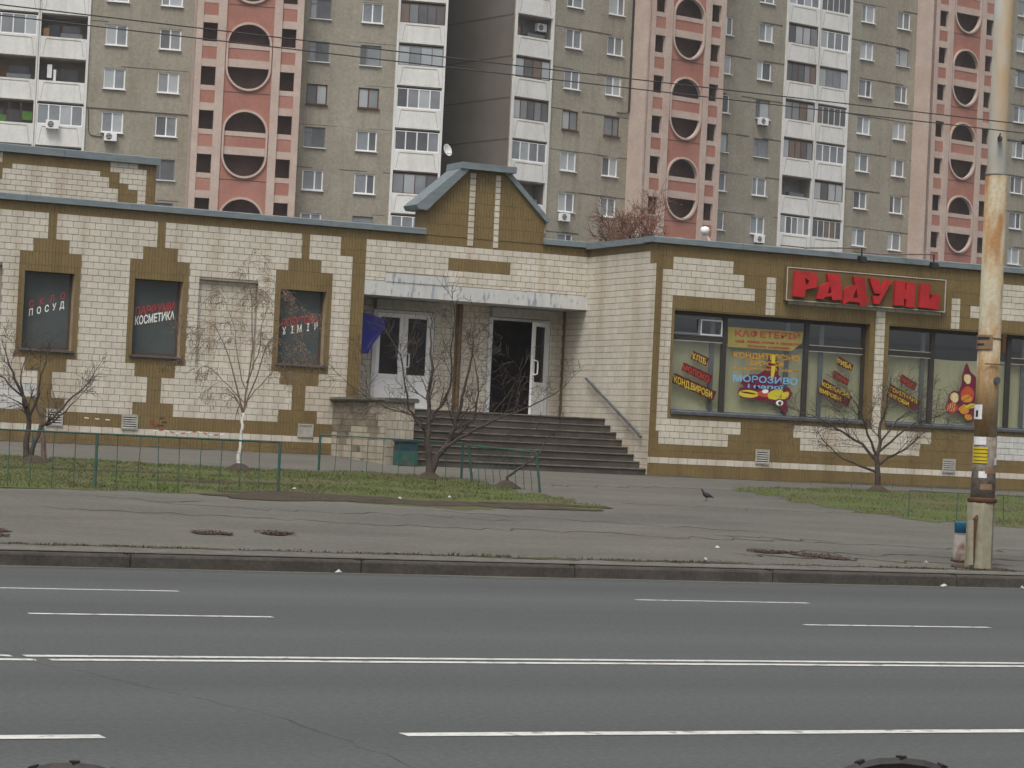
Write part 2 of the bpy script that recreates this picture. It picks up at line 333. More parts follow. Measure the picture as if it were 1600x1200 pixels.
# cracks, joints and dirt along the pavement
for i,(pts,w,m_) in enumerate([([(-12,28.75),(4,28.7),(7,28.72),(12,28.6),(14,28.62),(24,28.5),(40,28.5)],.10,'crack'),
    ([(12.6,28.6),(13.4,28.62),(14.3,28.55)],.24,'moss'),([(14.6,28.55),(16.6,28.5)],.14,'dirt'),
    ([(9,34.8),(11,34.3),(14,33.4),(17,33.0),(19,32.7),(24,32.0)],.06,'crack'),([(11,36.4),(13,35.6),(15,35.7),(16.5,35)],.04,'crack'),
    ([(16,36.6),(18,35.6),(20.5,34.4)],.045,'crack'),([(18,31.0),(20,30.6),(23,30.3),(30,30)],.09,'crack'),([(17.4,30.0),(20.3,29.5),(21.5,29.3)],.12,'dirt'),
    ([(19,33.6),(20.2,33.0),(20.8,32.6)],.09,'crack'),([(10.5,37.6),(11.4,36.8),(12.2,37.3)],.05,'crack'),([(21,40.5),(24,40),(27,40.3)],.03,'crack'),([(22,45.5),(25,46.5),(27.4,46.2)],.05,'crack')]):
    ribbon(pts,w*(1.1 if i<3 else .8),m_,'crack',pavement,gz,.004+.0005*i,seed=20+i,rid=.012 if i<3 else w*.09,jag=.06 if i<3 else .30,step=.12 if i<3 else .22)
# kerb
kerb=struct(empty('kerb',(8.24,27.75,0)))
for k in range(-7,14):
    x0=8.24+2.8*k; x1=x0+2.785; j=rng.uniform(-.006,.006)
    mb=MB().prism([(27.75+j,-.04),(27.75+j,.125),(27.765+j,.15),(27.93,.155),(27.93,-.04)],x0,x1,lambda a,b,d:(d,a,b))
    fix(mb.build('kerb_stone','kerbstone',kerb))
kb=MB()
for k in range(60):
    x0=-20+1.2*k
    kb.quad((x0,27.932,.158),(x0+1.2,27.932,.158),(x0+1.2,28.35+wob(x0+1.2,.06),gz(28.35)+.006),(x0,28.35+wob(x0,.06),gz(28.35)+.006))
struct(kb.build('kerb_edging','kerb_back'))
# gutter dust strip
gs=MB()
for k in range(90):
    x0=-20+.7*k
    gs.quad((x0,27.60-abs(wob(x0,.09,1.1)),.004),(x0+.7,27.60-abs(wob(x0+.7,.09,1.1)),.004),(x0+.7,27.77,.006),(x0,27.77,.006))
gs.build('gutter_dust','asphalt_walk',road)
def patch(cx,cy,rx,ry,m,parent,name,h,seed,n=26,zf=gz):
    r=random.Random(seed); P=[]
    ph=[r.uniform(0,6.28) for _ in range(4)]
    for i in range(n):
        t=2*math.pi*i/n; k=1+.22*math.sin(2*t+ph[0])+.18*math.sin(3*t+ph[1])+.12*math.sin(7*t+ph[2])+r.uniform(-.1,.1)
        P.append((cx+rx*k*math.cos(t),cy+ry*k*math.sin(t)))
    m_=MB(); m_.v=[(cx,cy,zf(cy)+h+.012)]+[(a,b,zf(b)+h) for a,b in P]; m_.f=[(0,i+1,(i+1)%n+1) for i in range(n)]
    return m_.build(name,m,parent)
leaves=MB()
def strew(cx,cy,rx,ry,n,size=.05):
    for _ in range(n):
        t=rng.uniform(0,6.28); k=math.sqrt(rng.random())*1.1; x=cx+rx*k*math.cos(t); y=cy+ry*k*math.sin(t); z=gz(y)+rng.uniform(.012,.025)
        a=rng.uniform(0,6.28); s=size*rng.uniform(.5,1.2); c,d=math.cos(a)*s,math.sin(a)*s; h1,h2=rng.uniform(0,.012),rng.uniform(0,.012)
        leaves.quad((x-c,y-d,z),(x+d*.6,y-c*.6,z+h1),(x+c,y+d,z+h2),(x-d*.6,y+c*.6,z+h1*.3))
for i,(x,y,rx,ry) in enumerate([(7.2,30.5,.28,.38),(10.25,31.0,.24,.34),(11.2,31.25,.25,.30),(18.75,30.0,.38,.45),(18.25,30.5,.36,.2),(7.1,29.7,.2,.2)]):
    patch(x,y,rx*.9,ry*.8,'dirt',pavement,'dirt_or_shade_patch',.012,50+i); strew(x,y,rx,ry,int(900*rx),.022)
for _ in range(60): strew(rng.uniform(6,24),28.6+rng.gauss(0,.08),.25,.06,2,.022)
tag(leaves.build('fallen_leaves','leaf_brown'),'dead brown leaves gathered in hollows of the grey pavement','leaves',kind='stuff')

# ------------------------------------------------------------------ lawns
def inside(p,poly):
    x,y=p; c=False; n=len(poly)
    for i in range(n):
        a,b=poly[i],poly[(i+1)%n]
        if (a[1]>y)!=(b[1]>y) and x<(b[0]-a[0])*(y-a[1])/(b[1]-a[1])+a[0]: c=not c
    return c
def rough(poly,amp,seed):
    r=random.Random(seed); o=[]
    for i in range(len(poly)):
        a,b=poly[i],poly[(i+1)%len(poly)]; n=max(1,int(math.dist(a,b)/.3))
        for k in range(n): t=k/n; o.append((a[0]+(b[0]-a[0])*t+r.uniform(-amp,amp),a[1]+(b[1]-a[1])*t+r.uniform(-amp,amp)))
    return o
def lawn(poly,nblade,seed,label,dirtfn):
    P=rough(poly,.42,seed); r=random.Random(seed)
    m_=MB(); tri=tessellate_polygon([[Vector((a,b,0)) for a,b in P]])
    m_.v=[(a,b,gz(b)+.005) for a,b in P]; m_.f=[tuple(t) for t in tri]
    lo=struct(m_.build('lawn','lawn')); fix(lo)
    if lo.data.polygons[0].normal.z<0: lo.data.flip_normals()
    xs=[p[0] for p in P]; yy=[p[1] for p in P]; g=MB(); n=0
    while n<nblade:
        x=r.uniform(min(xs),max(xs)); y=r.uniform(min(yy),max(yy))
        if not inside((x,y),P): continue
        n+=1
        d=dirtfn(x,y)+.4*math.sin(x*1.9+seed)*math.sin(y*2.3+x*.7)+.3*math.sin(x*.8+y*1.3)+.15*math.sin(x*5.1)*math.sin(y*4.3)
        if r.random()<d: continue
        z=gz(y)+.002; h=r.uniform(.012,.055)*(1.1-.5*max(0,d)); a=r.uniform(0,6.28); w=r.uniform(.004,.010)
        lx,ly=r.gauss(0,.03),r.gauss(0,.03)
        i=len(g.v); g.v+=[(x-math.cos(a)*w,y-math.sin(a)*w,z),(x+math.cos(a)*w,y+math.sin(a)*w,z),(x+lx,y+ly,z+h)]; g.f.append((i,i+1,i+2))
    tag(g.build('grass','grassblade'),label,'grass',kind='stuff')
LL=[(-12,38.4),(9.34,38.62),(11.46,38.96),(13.5,38.65),(14.99,37.95),(16.34,37.46),(17.66,37.86),(19.9,38.89),(20.26,39.6),(20.34,41.41),(20.16,43.25),(20.59,46.08),(19.98,47.83),(18.75,47.92),(16.52,47.4),(14.13,48.11),(11.71,48.56),(-12,48.6)]
lawn(LL,150000,5,'patchy winter grass in the lawn left of the shop steps',lambda x,y: (1.15 if (y<40.0+.25*math.sin(x*2.1) and x>12.6) else (.9 if abs(y-(46.6-.55*max(0,x-9)))<.45+.2*math.sin(x*3) else (.45 if y<39.2 else .12))))
RL=[(27.32,46.85),(26.37,43.08),(26.25,39.49),(26.84,38.29),(27.92,37.84),(33,37.4),(60,37.4),(60,49),(36.12,49),(33.59,49.25),(30.94,49.2),(27.51,47.33)]
lawn(RL,90000,9,'patchy winter grass in the lawn right of the shop steps',lambda x,y:.35)
wd_=MB(); wr=random.Random(31)
for _ in range(5200):
    x=wr.uniform(4,24); cl=math.sin(x*1.7)+math.sin(x*4.3+1)*.7+math.sin(x*11)*.4
    if wr.random()>.35+.3*cl: continue
    y=28.68-.012*(x-7)+wr.gauss(0,.03); z=gz(y)+.003; h=wr.uniform(.01,.04)*(1.3 if 12.5<x<14.4 else .8); w=wr.uniform(.006,.014); a=wr.uniform(0,6.28)
    i=len(wd_.v); wd_.v+=[(x-math.cos(a)*w,y-math.sin(a)*w,z),(x+math.cos(a)*w,y+math.sin(a)*w,z),(x+wr.gauss(0,.02),y+wr.gauss(0,.02),z+h)]; wd_.f.append((i,i+1,i+2))
for k in range(-2,7):
    for _ in range(60):
        x=8.23+2.8*k+wr.gauss(0,.03); y=27.76+wr.uniform(0,.2); z=.14; w=.006; i=len(wd_.v); wd_.v+=[(x-w,y,z),(x+w,y,z),(x+wr.gauss(0,.02),y-wr.uniform(0,.03),z+wr.uniform(.005,.05))]; wd_.f.append((i,i+1,i+2))
tag(wd_.build('weeds','weed'),'low dark weeds sprouting in the joint behind the kerb','weeds',kind='stuff')
for q_,(a_,b_) in enumerate([((4,54.93),(20.95,54.93)),((27.45,51.42),(46,51.42))]): ribbon([a_,b_],.14,'crack','wall_foot_shade',pavement,gz,.006,seed=60+q_,rid=.03,jag=.03)  # dark ridges painted in as contact shade along the wall feet
# bare dirt borders in the left lawn
patch(14.6,39.2,1.9,.95,'dirt',pavement,'dirt_or_shade_patch',.010,70,n=60); patch(17.2,38.6,1.7,.75,'dirt',pavement,'dirt_or_shade_patch',.011,73,n=60); patch(19.0,39.3,1.0,.4,'dirt',pavement,'dirt_or_shade_patch',.012,71,n=50); patch(12.2,44.6,1.6,.30,'dirt',pavement,'dirt_or_shade_patch',.010,72,n=50); patch(14.2,42.4,1.5,.35,'dirt',pavement,'dirt_or_shade_patch',.012,74,n=50); patch(20.55,28.84,.36,.34,'dirt',pavement,'dirt_or_shade_patch',.008,75)  # last patch is dark colour standing in for contact shade round the pole
for i,(x,y) in enumerate([(11.85,46.5),(15.9,46.6),(19.8,46.4),(20.5,44.25),(31.75,48.55)]):
    m_=MB().lathe([(.30,gz(y)+.004),(.22,gz(y)+.05),(.13,gz(y)+.11),(.06,gz(y)+.14)],11,(x,y)); o=m_.build('soil_mound','dirt',pavement)
# ------------------------------------------------------------------ shop building
SHOP=empty('shop_building',(21.6,55,1.0)); tag(SHOP,'single storey shop faced in cream and brown tiles with a stepped entrance','building')
YL,YR=55.0,51.5
creamT=[]; brownT=[]; whiteT=[]  # entries (kind, const, u0,u1,z0,z1)
def tiling(kind,const,u0,u1,ztop,zbot,z0,h,browns,holes,tw=.25,phase=0,white=None):
    r0=math.floor((z0-ztop)/h+1e-6); r1=math.ceil((z0-zbot)/h-1e-6); rows=[]
    for r in range(r0,r1):
        a=min(z0-r*h,ztop); b=max(z0-(r+1)*h,zbot)
        if a-b<.03: continue
        zc=(a+b)/2
        H=[(x[0],x[1]) for x in holes if x[2]<zc<x[3]]; B=[(x[0],x[1]) for x in browns if x[2]<zc<x[3]]
        br=inter([(u0,u1)],sub(B[:1],[])) if False else []
        full=sub([(u0,u1)],H); cr=sub(full,B); br=sub(full,cr)
        rows.append((r,a,b,cr,br))
    for r,a,b,cr,br in rows:
        off=phase+(tw/2 if r%2 else 0)
        for s,e in cr:
            k=math.floor((s-off)/tw); x=off+k*tw
            while x<e-1e-4:
                p,q=max(x,s),min(x+tw,e)
                if q-p>.03: (whiteT if white and white(p,q,b,a) else creamT).append((kind,const,p,q,b,a))
                x+=tw
    i=0; bw=.0735
    while i<len(rows):
        r,a,b,_,br=rows[i]
        pair=(r%2==0 and i+1<len(rows))
        sets=[]
        if pair:
            r2,a2,b2,_,br2=rows[i+1]; com=inter(br,br2); sets=[(com,b2,a),(sub(br,com),b,a),(sub(br2,com),b2,a2)]; i+=2
        else: sets=[(br,b,a)]; i+=1
        for iv,zb,zt in sets:
            for s,e in iv:
                k=math.floor(s/bw); x=k*bw
                while x<e-1e-4:
                    p,q=max(x,s),min(x+bw,e)
                    if q-p>.008: brownT.append((kind,const,p,q,zb,zt))
                    x+=bw
def tile_geo(mb,t,g,th,bev):
    kind,c,a,b,z0,z1=t; a+=g; b-=g; z0+=g; z1-=g
    if b-a<.01 or z1-z0<.01: return
    bev=min(bev,(b-a)*.3)
    P=[(a,z0),(b,z0),(b,z1),(a,z1)]; Q=[(a+bev,z0+bev),(b-bev,z0+bev),(b-bev,z1-bev),(a+bev,z1-bev)]
    i=len(mb.v)
    if kind=='f': mb.v+=[(u,c,z) for u,z in P]+[(u,c-th,z) for u,z in Q]
    else: mb.v+=[(c,u,z) for u,z in P]+[(c-th,u,z) for u,z in Q]
    fl=(kind!='f')
    F=[(i+4,i+5,i+6,i+7)]+[(i+k,i+(k+1)%4,i+4+(k+1)%4,i+4+k) for k in range(4)]
    mb.f+=[tuple(reversed(f)) for f in F] if fl else F
hL,zL=.1456,6.17
def wpat(c):
    r=lambda n: zL-n*hL
    return [(c-.09,c+.09,r(4),r(0)),(c-.40,c+.40,r(6),r(4)),(c-.69,c+.69,r(22),r(6)),(c-.465,c+.465,r(24),r(22)),(c-.16,c+.16,r(28),r(24)),(c-.47,c+.47,r(30),r(28))]
WC=[14.165,16.66,20.11]
bl=[(0,30,zL,6.4),(0,30,zL-32*hL,zL-30*hL),(0,30,.9,zL-33*hL),(21.28,21.6,1,6.2),(20.97,21.6,5.75,6.2)]
for c in WC: bl+=wpat(c)
holesL=[(c-.56,c+.56,3.16,4.92) for c in WC]; niches=[(17.6,19.0,2.97,4.95),(11.7,13.1,2.97,4.95)]
wpaint=lambda p,q,b,a: (p<14.0 and p>11.2 and 1.8<(a+b)/2<2.45-.25*max(0,p-13.3))
tiling('f',YL,4,21.6,6.38,1.0,zL,hL,bl,holesL+niches,white=wpaint)
for nq in niches: tiling('f',YL+.12,nq[0],nq[1],nq[3],nq[2],zL,hL,[],[],phase=.06)
be=[(21,28,zL,6.4),(23.7,25.31,zL-4*hL,zL-2*hL)]
tiling('f',YL,21.6,27.4,6.38,5.225,zL,hL,be,[(22.12,23.71,5.1,5.41)],phase=.1)
# return wall of the right wing (faces left)
tiling('s',27.4,51.5,56.25,6.34,2.0,zL,hL,[(51.5,57,zL,6.4),(51.5,51.75,1,5.88)[:0] or (51.5,51.8,5.86,6.4),(56.1,56.3,1,5)],[(55.0,57,5.22,6.5)],phase=.07)
tiling('s',27.4,51.5,53.8,2.0,1.0,zL,hL,[],[],phase=.07)
# right wing
hR,zR=.1496,6.06
rr=lambda n: zR-n*hR
UE=46.0
holesR=[(27.93,33.26,2.48,4.83),(33.80,39.13,2.48,4.83),(39.67,45.0,2.48,4.83)]
creamR=[(27.83,29.43,rr(2),rr(0)),(27.57,29.73,rr(4),rr(2)),(27.57,30.04,rr(6),rr(4)),(27.57,27.86,rr(25),rr(6)),(27.57,29.82,rr(27),rr(25)),(27.65,29.49,rr(29),rr(27)),
 (30.34,30.60,4.87,rr(2)),(30.95,35.27,rr(6)-.03,rr(5)-.05),(33.41,33.68,rr(25),rr(6)),(35.56,35.82,4.86,rr(3)+.05),(31.25,35.14,rr(27),rr(25)),(31.45,34.84,rr(29),rr(27)),
 (36.12,38.9,rr(6),rr(4)),(36.42,39.2,rr(4),rr(2)),(36.72,38.6,rr(2),rr(0)),(36.8,41.2,rr(27),rr(25)),(37.0,41.0,rr(29),rr(27)),(39.25,39.52,rr(25),rr(6)),(27.4,UE,rr(32),rr(31))]
# brown everywhere on the right wing except the cream rectangles
def browns_from(creams,u0,u1,ztop,zbot,z0,h):
    out=[]; r0=math.floor((z0-ztop)/h+1e-6); r1=math.ceil((z0-zbot)/h)
    for r in range(r0,r1):
        a=min(ztop,z0-r*h); b=max(zbot,z0-(r+1)*h)
        if a<=b: continue
        zc=(a+b)/2
        for s,e in sub([(u0,u1)],[(c[0],c[1]) for c in creams if c[2]<zc<c[3]]): out.append((s,e,b,a))
    return out
wp2=lambda p,q,b,a:(p>36.7 and 1.7<(a+b)/2<2.35)
tiling('f',YR,27.4,UE,6.34,.9,zR,hR,browns_from(creamR,27.4,UE,6.34,.9,zR,hR),holesR,phase=.07,white=wp2)
# entrance back wall
tiling('f',56.25,21.6,27.4,5.0,2.27,zL,hL,[(24.5,24.68,2,6)],[(22.37,23.95,2.2,4.72),(25.40,27.05,2.2,4.72)],phase=.0)
# penthouse on the roof
cp=[(14.4,16.56,7.46,7.75),(14.17,16.79,7.2,7.5),(13.9,17.03,6.95,7.24),(13.6,17.26,6.4,6.96),(12.6,14.16,7.74,8.06),(16.8,17.49,7.75,8.06),(17.04,17.72,7.49,7.76),(17.27,17.72,7.24,7.5),(17.51,17.72,6.4,7.25)]
tiling('f',60.0,6,17.96,7.95,6.4,7.95,.13,browns_from(cp,6,17.96,7.95,6.4,7.95,.13),[],phase=.0)
# gable rows
gp=[(23.0,6.38),(23.0,6.97),(24.05,8.0),(25.08,7.99),(26.2,6.93),(26.13,6.38)]
def gspan(z):
    l=23.0 if z<6.97 else 23.0+(z-6.97)/(1.03)*1.05
    r=26.2 if z<6.93 else 26.2-(z-6.93)/(1.06)*1.12
    return l+.02,r-.02
gy=YL-.012
for k in range(6):
    za=6.382+k*.278; zb=min(za+.278,7.97); l,r_=gspan(zb)
    x=math.floor(l/.0735)*.0735
    cuts=[(24.15,24.31),(24.82,24.96)]
    for s,e in sub([(l,r_)],cuts):
        x=math.floor(s/.0735)*.0735
        while x<e:
            p,q=max(s,x),min(e,x+.0735)
            if q-p>.01: brownT.append(('f',gy,p,q,za,zb))
            x+=.0735
for c0,c1 in ((24.15,24.31),(24.82,24.96)):
    z=6.2
    while z<7.9: creamT.append(('f',gy,c0,c1,z,z+.138)); z+=.1456
# walls behind the tiles
wl=SHOP
fL=lambda s,d,z:(s,YL+d,z); fR=lambda s,d,z:(s,YR+d,z)
holed(4,21.6,.6,6.38,holesL,.34,fL).build('wall','mortar',wl) if False else None
W=MB(); a=holed(4,21.6,.6,6.38,holesL+niches,.12,fL); W.v+=a.v; W.f+=a.f
W.quad((21.6,YL,.6),(21.6,56.25,.6),(21.6,56.25,6.38),(21.6,YL,6.38)); W.build('wall','mortar',wl)
for nq in niches: MB().quad((nq[0],YL+.12,nq[2]),(nq[1],YL+.12,nq[2]),(nq[1],YL+.12,nq[3]),(nq[0],YL+.12,nq[3])).build('niche_back','mortar',wl)
MB().box(21.6,27.4,YL,YL+.35,5.22,6.38).build('upper_wall','mortar',wl)
MB().prism(gp,YL-.012,YL+.5).build('gable','brown_tile',wl)
MB().box(27.4,27.75,YR+.01,56.25,.6,6.34).build('side_wall','mortar',wl)
holed(27.4,UE,.6,6.34,holesR,.25,fR).build('front_wall','brown_tile',wl)
holed(21.6,27.4,2.0,5.0,[(22.37,23.95,2.27,4.72),(25.40,27.05,2.27,4.72)],.15,lambda s,d,z:(s,56.25+d,z)).build('entrance_wall','mortar',wl)
MB().box(6,17.96,60.0,68,6.4,7.95).build('roof_room','mortar',wl)
MB().box(4,27.6,55.3,75,6.28,6.34).build('roof','concrete_old',wl); MB().box(27.6,UE,51.8,75,6.24,6.32).build('roof','concrete_old',wl)
MB().box(4,UE,74.6,75,.6,6.3).box(3.8,4.0,55,75,.6,6.38).build('rear_wall','mortar',wl)
# copings
def coping(x0,x1,y0,y1,z0,z1):
    x0,x1=min(x0,x1),max(x0,x1); return MB().box(x0,x1,y0,y1,z0,z1)
def cope(x0,x1,z0,z1,yf,n='coping'):
    k=max(1,round((x1-x0)/2.4)); 
    for i in range(k):
        a=x0+(x1-x0)*i/k; b=x0+(x1-x0)*(i+1)/k-.006
        MB().prism([(yf,z0),(yf,z1-.02),(yf+.03,z1),(yf+.55,z1+.03),(yf+.55,z0+.02),(yf+.05,z0+.02),(yf+.03,z0)],a,b,lambda p,q,d:(d,p,q)).build(n,'coping',wl)
cope(4,23.06,6.385,6.53,YL-.10); cope(26.13,27.28,6.385,6.53,YL-.10); cope(27.28,UE,6.345,6.49,YR-.10); cope(6,18.04,7.95,8.14,59.9)
MB().box(27.28,27.8,YR+.46,YL+.3,6.345,6.49).build('coping','coping',wl)
MB().prism([(23.82,8.005),(23.84,8.16),(25.27,8.15),(25.26,8.0)],YL-.22,YL+.7).build('gable_cap','coping',wl)
MB().prism([(24.06,8.0),(23.86,8.03),(22.74,7.06),(22.80,6.96),(23.02,6.95)],YL-.18,YL+.65).build('gable_coping','coping',wl)
MB().prism([(25.0,8.02),(25.16,8.03),(26.27,6.98),(26.24,6.90),(26.17,6.92)],YL-.10,YL+.65).build('gable_coping','coping',wl)
# individual tiles: the 300 of the left wing that show largest
cand=[t for t in creamT if t[0]=='f' and t[1]==YL and t[2]>13.05 and abs(t[3]-t[2]-.25)<1e-3 and t[5]-t[4]>.14]
cand.sort(key=lambda t:t[2]); pick=cand[:300]; ps=set(map(id,pick))
um=MB(); tile_geo(um,('f',0,0,.25,0,hL),.0042,.012,.004); ume=um.mesh('cream_tile'); ume.materials.append(MATS['cream_tile'])
for t in pick: inst(ume,'cream_tile',SHOP,(t[2]-SHOP.location.x,YL-SHOP.location.y,t[4]-SHOP.location.z))
mb=MB()
for t in creamT:
    if id(t) not in ps: tile_geo(mb,t,.0042,.012,.004)
o=mb.build('cream_tiling','cream_tile',SHOP); o['kind']='stuff'
mb=MB(); [tile_geo(mb,t,.0042,.012,.004) for t in whiteT]; o=mb.build('whitewashed_tiling','cream_white',SHOP); o['kind']='stuff'
mb=MB(); [tile_geo(mb,t,.0014,.010,.002) for t in brownT]; o=mb.build('brown_tiling','brown_tile',SHOP); o['kind']='stuff'
# left windows
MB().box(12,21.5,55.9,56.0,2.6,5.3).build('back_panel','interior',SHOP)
def shop_window(c,red,white,spacing):
    w=MB().box(c-.56,c+.56,55.20,55.26,3.16,3.22).box(c-.56,c+.56,55.20,55.26,4.85,4.92).box(c-.56,c-.51,55.20,55.26,3.22,4.85).box(c+.51,c+.56,55.20,55.26,3.22,4.85)
    w=w.build('window','brown_frame',SHOP)
    ch=lambda m_,n,ma: (setattr(m_.build(n,ma,None,o=tuple(SHOP.location)),'parent',w))
    ch(MB().box(c-.51,c+.51,55.225,55.235,3.22,4.85),'pane','pane_shop')
    ch(MB().box(c-.62,c+.62,54.93,55.20,3.11,3.155),'sill','steel')
    ch(MB().quad((c+.558,YL,3.16),(c+.558,55.2,3.16),(c+.558,55.2,4.92),(c+.558,YL,4.92)),'reveal','reveal')
    ch(MB().quad((c-.558,YL,3.16),(c-.558,YL,4.92),(c-.558,55.2,4.92),(c-.558,55.2,3.16)),'reveal','brown_frame')
    ch(MB().quad((c-.56,YL,4.918),(c+.56,YL,4.918),(c+.56,55.2,4.918),(c-.56,55.2,4.918)),'reveal','brown_frame')
    for (body,m_,z0,z1,h,a,b) in (red,white):
        t=text_on(body,(c+a,z0),(c+b,z1),h,55.218,m_,None,bold=.022)
        for v in t.data.vertices: v.co-=SHOP.location
        t.parent=w
shop_window(WC[0],('С   К   Л   О','red_text',4.06,4.31,.15,-.38,.42),('П  О  С  У  Д','white_text',3.88,4.11,.15,-.37,.41),1)
shop_window(WC[1],('ПАРФУМИ','red_text',4.04,4.22,.19,-.45,.45),('КОСМЕТИКА','white_text',3.83,4.02,.19,-.45,.46),1)
shop_window(WC[2],('ПОБУТОВА','red_text',4.0,4.16,.18,-.42,.46),('Х   І  М   І   Я','white_text',3.82,4.0,.17,-.40,.46),1)
# vents
def vent(u,z0,z1,yw,w=.34,closed=False):
    v=MB().box(u,u+w,yw-.03,yw-.012,z0,z1).build('vent','vent_dark' if not closed else 'vent',SHOP)
    f=MB().box(u-.02,u+w+.02,yw-.045,yw-.030,z1-.02,z1+.02).box(u-.02,u+w+.02,yw-.045,yw-.030,z0-.02,z0+.02).box(u-.02,u+.02,yw-.045,yw-.030,z0+.02,z1-.02).box(u+w-.02,u+w+.02,yw-.045,yw-.030,z0+.02,z1-.02)
    f.build('frame','vent',None,o=tuple(SHOP.location)).parent=v
    if not closed:
        n=6
        for i in range(n):
            z=z0+(z1-z0)*(i+.6)/n
            MB().prism([(yw-.05,z-.02),(yw-.03,z+.012),(yw-.03,z-.02)],u+.02,u+w-.02,lambda a,b,d:(d,a,b)).build('louvre','vent',None,o=tuple(SHOP.location)).parent=v
vent(14.25,1.50,1.84,YL); vent(15.96,1.50,1.80,YL); vent(20.14,1.51,1.78,YL,closed=True); vent(30.25,1.38,1.69,YR); vent(35.5,1.38,1.68,YR)
# entrance fascia, soffit and sign remnant
MB().box(21.6,27.395,YL-.035,56.25,4.88,5.215).build('fascia','fascia',SHOP)
MB().box(22.12,23.71,YL-.05,YL+.02,5.215,5.41).build('sign_remnant','fascia',SHOP)
# doors
def door(u0,u1,leaf_open,z0=2.29,zt=4.56):
    d=MB().box(u0-.03,u0+.07,56.20,56.33,z0,zt+.06).box(u1-.07,u1,56.24,56.33,z0,zt+.06).box(u0+.07,u1-.07,56.24,56.33,zt,zt+.06).build('door','whiteframe',SHOP)
    sb=MB().box(u0-.02,u1+.06,56.05,56.24,zt+.07,zt+.30).build('shutter_box','vent',None,o=tuple(SHOP.location)); sb.parent=d
    w=(u1-u0-.14)/2
    def leaf(x0,ang,side):
        e=bpy.data.objects.new('leaf',None)
        m_=MB(); s=side
        def bx(a,b,c,e2,y0=-.03,y1=.03): m_.box(min(a*s,b*s),max(a*s,b*s),y0,y1,c,e2)
        bx(.004,.11,0,zt-z0-.01); bx(w-.11,w-.004,0,zt-z0-.01); bx(.11,w-.11,0,.06); bx(.11,w-.11,.70,.80); bx(.11,w-.11,zt-z0-.11,zt-z0-.01); bx(.11,w-.11,.06,.70,-.018,.018)
        lo=m_.build('leaf','pvc',None); lo.parent=d; lo.location=(x0-SHOP.location.x,56.28-SHOP.location.y,z0-SHOP.location.z); lo.rotation_euler=(0,0,ang)
        g=MB(); g.box(min(.11*s,(w-.11)*s),max(.11*s,(w-.11)*s),-.006,.006,.80,zt-z0-.11); go=g.build('pane','pane_door'); go.parent=lo
        h=MB(); hx=(w-.055)*s
        h.tube([(hx,-.03,.98),(hx-.0*s,-.09,.98),(hx-.08*s,-.10,1.0),(hx-.09*s,-.10,1.1),(hx-.09*s,-.10,1.2),(hx-.08*s,-.10,1.30),(hx,-.09,1.32),(hx,-.03,1.32)],.02,6)
        ho=h.build('handle','pvc'); ho.parent=lo
    leaf(u0+.07,leaf_open[0],1); leaf(u1-.07,leaf_open[1],-1)
door(22.38,23.94,(0,0)); door(25.41,27.04,(R(95),R(38)))
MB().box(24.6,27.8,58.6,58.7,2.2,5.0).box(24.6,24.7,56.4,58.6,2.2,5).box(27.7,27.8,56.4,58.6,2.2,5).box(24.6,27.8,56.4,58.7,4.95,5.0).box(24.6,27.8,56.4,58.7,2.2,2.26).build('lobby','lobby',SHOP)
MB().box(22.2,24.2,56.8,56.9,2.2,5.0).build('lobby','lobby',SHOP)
MB().tube([(24.585,56.18,2.3),(24.585,56.18,4.88)],.032,8).build('downpipe','brown_plate',SHOP)
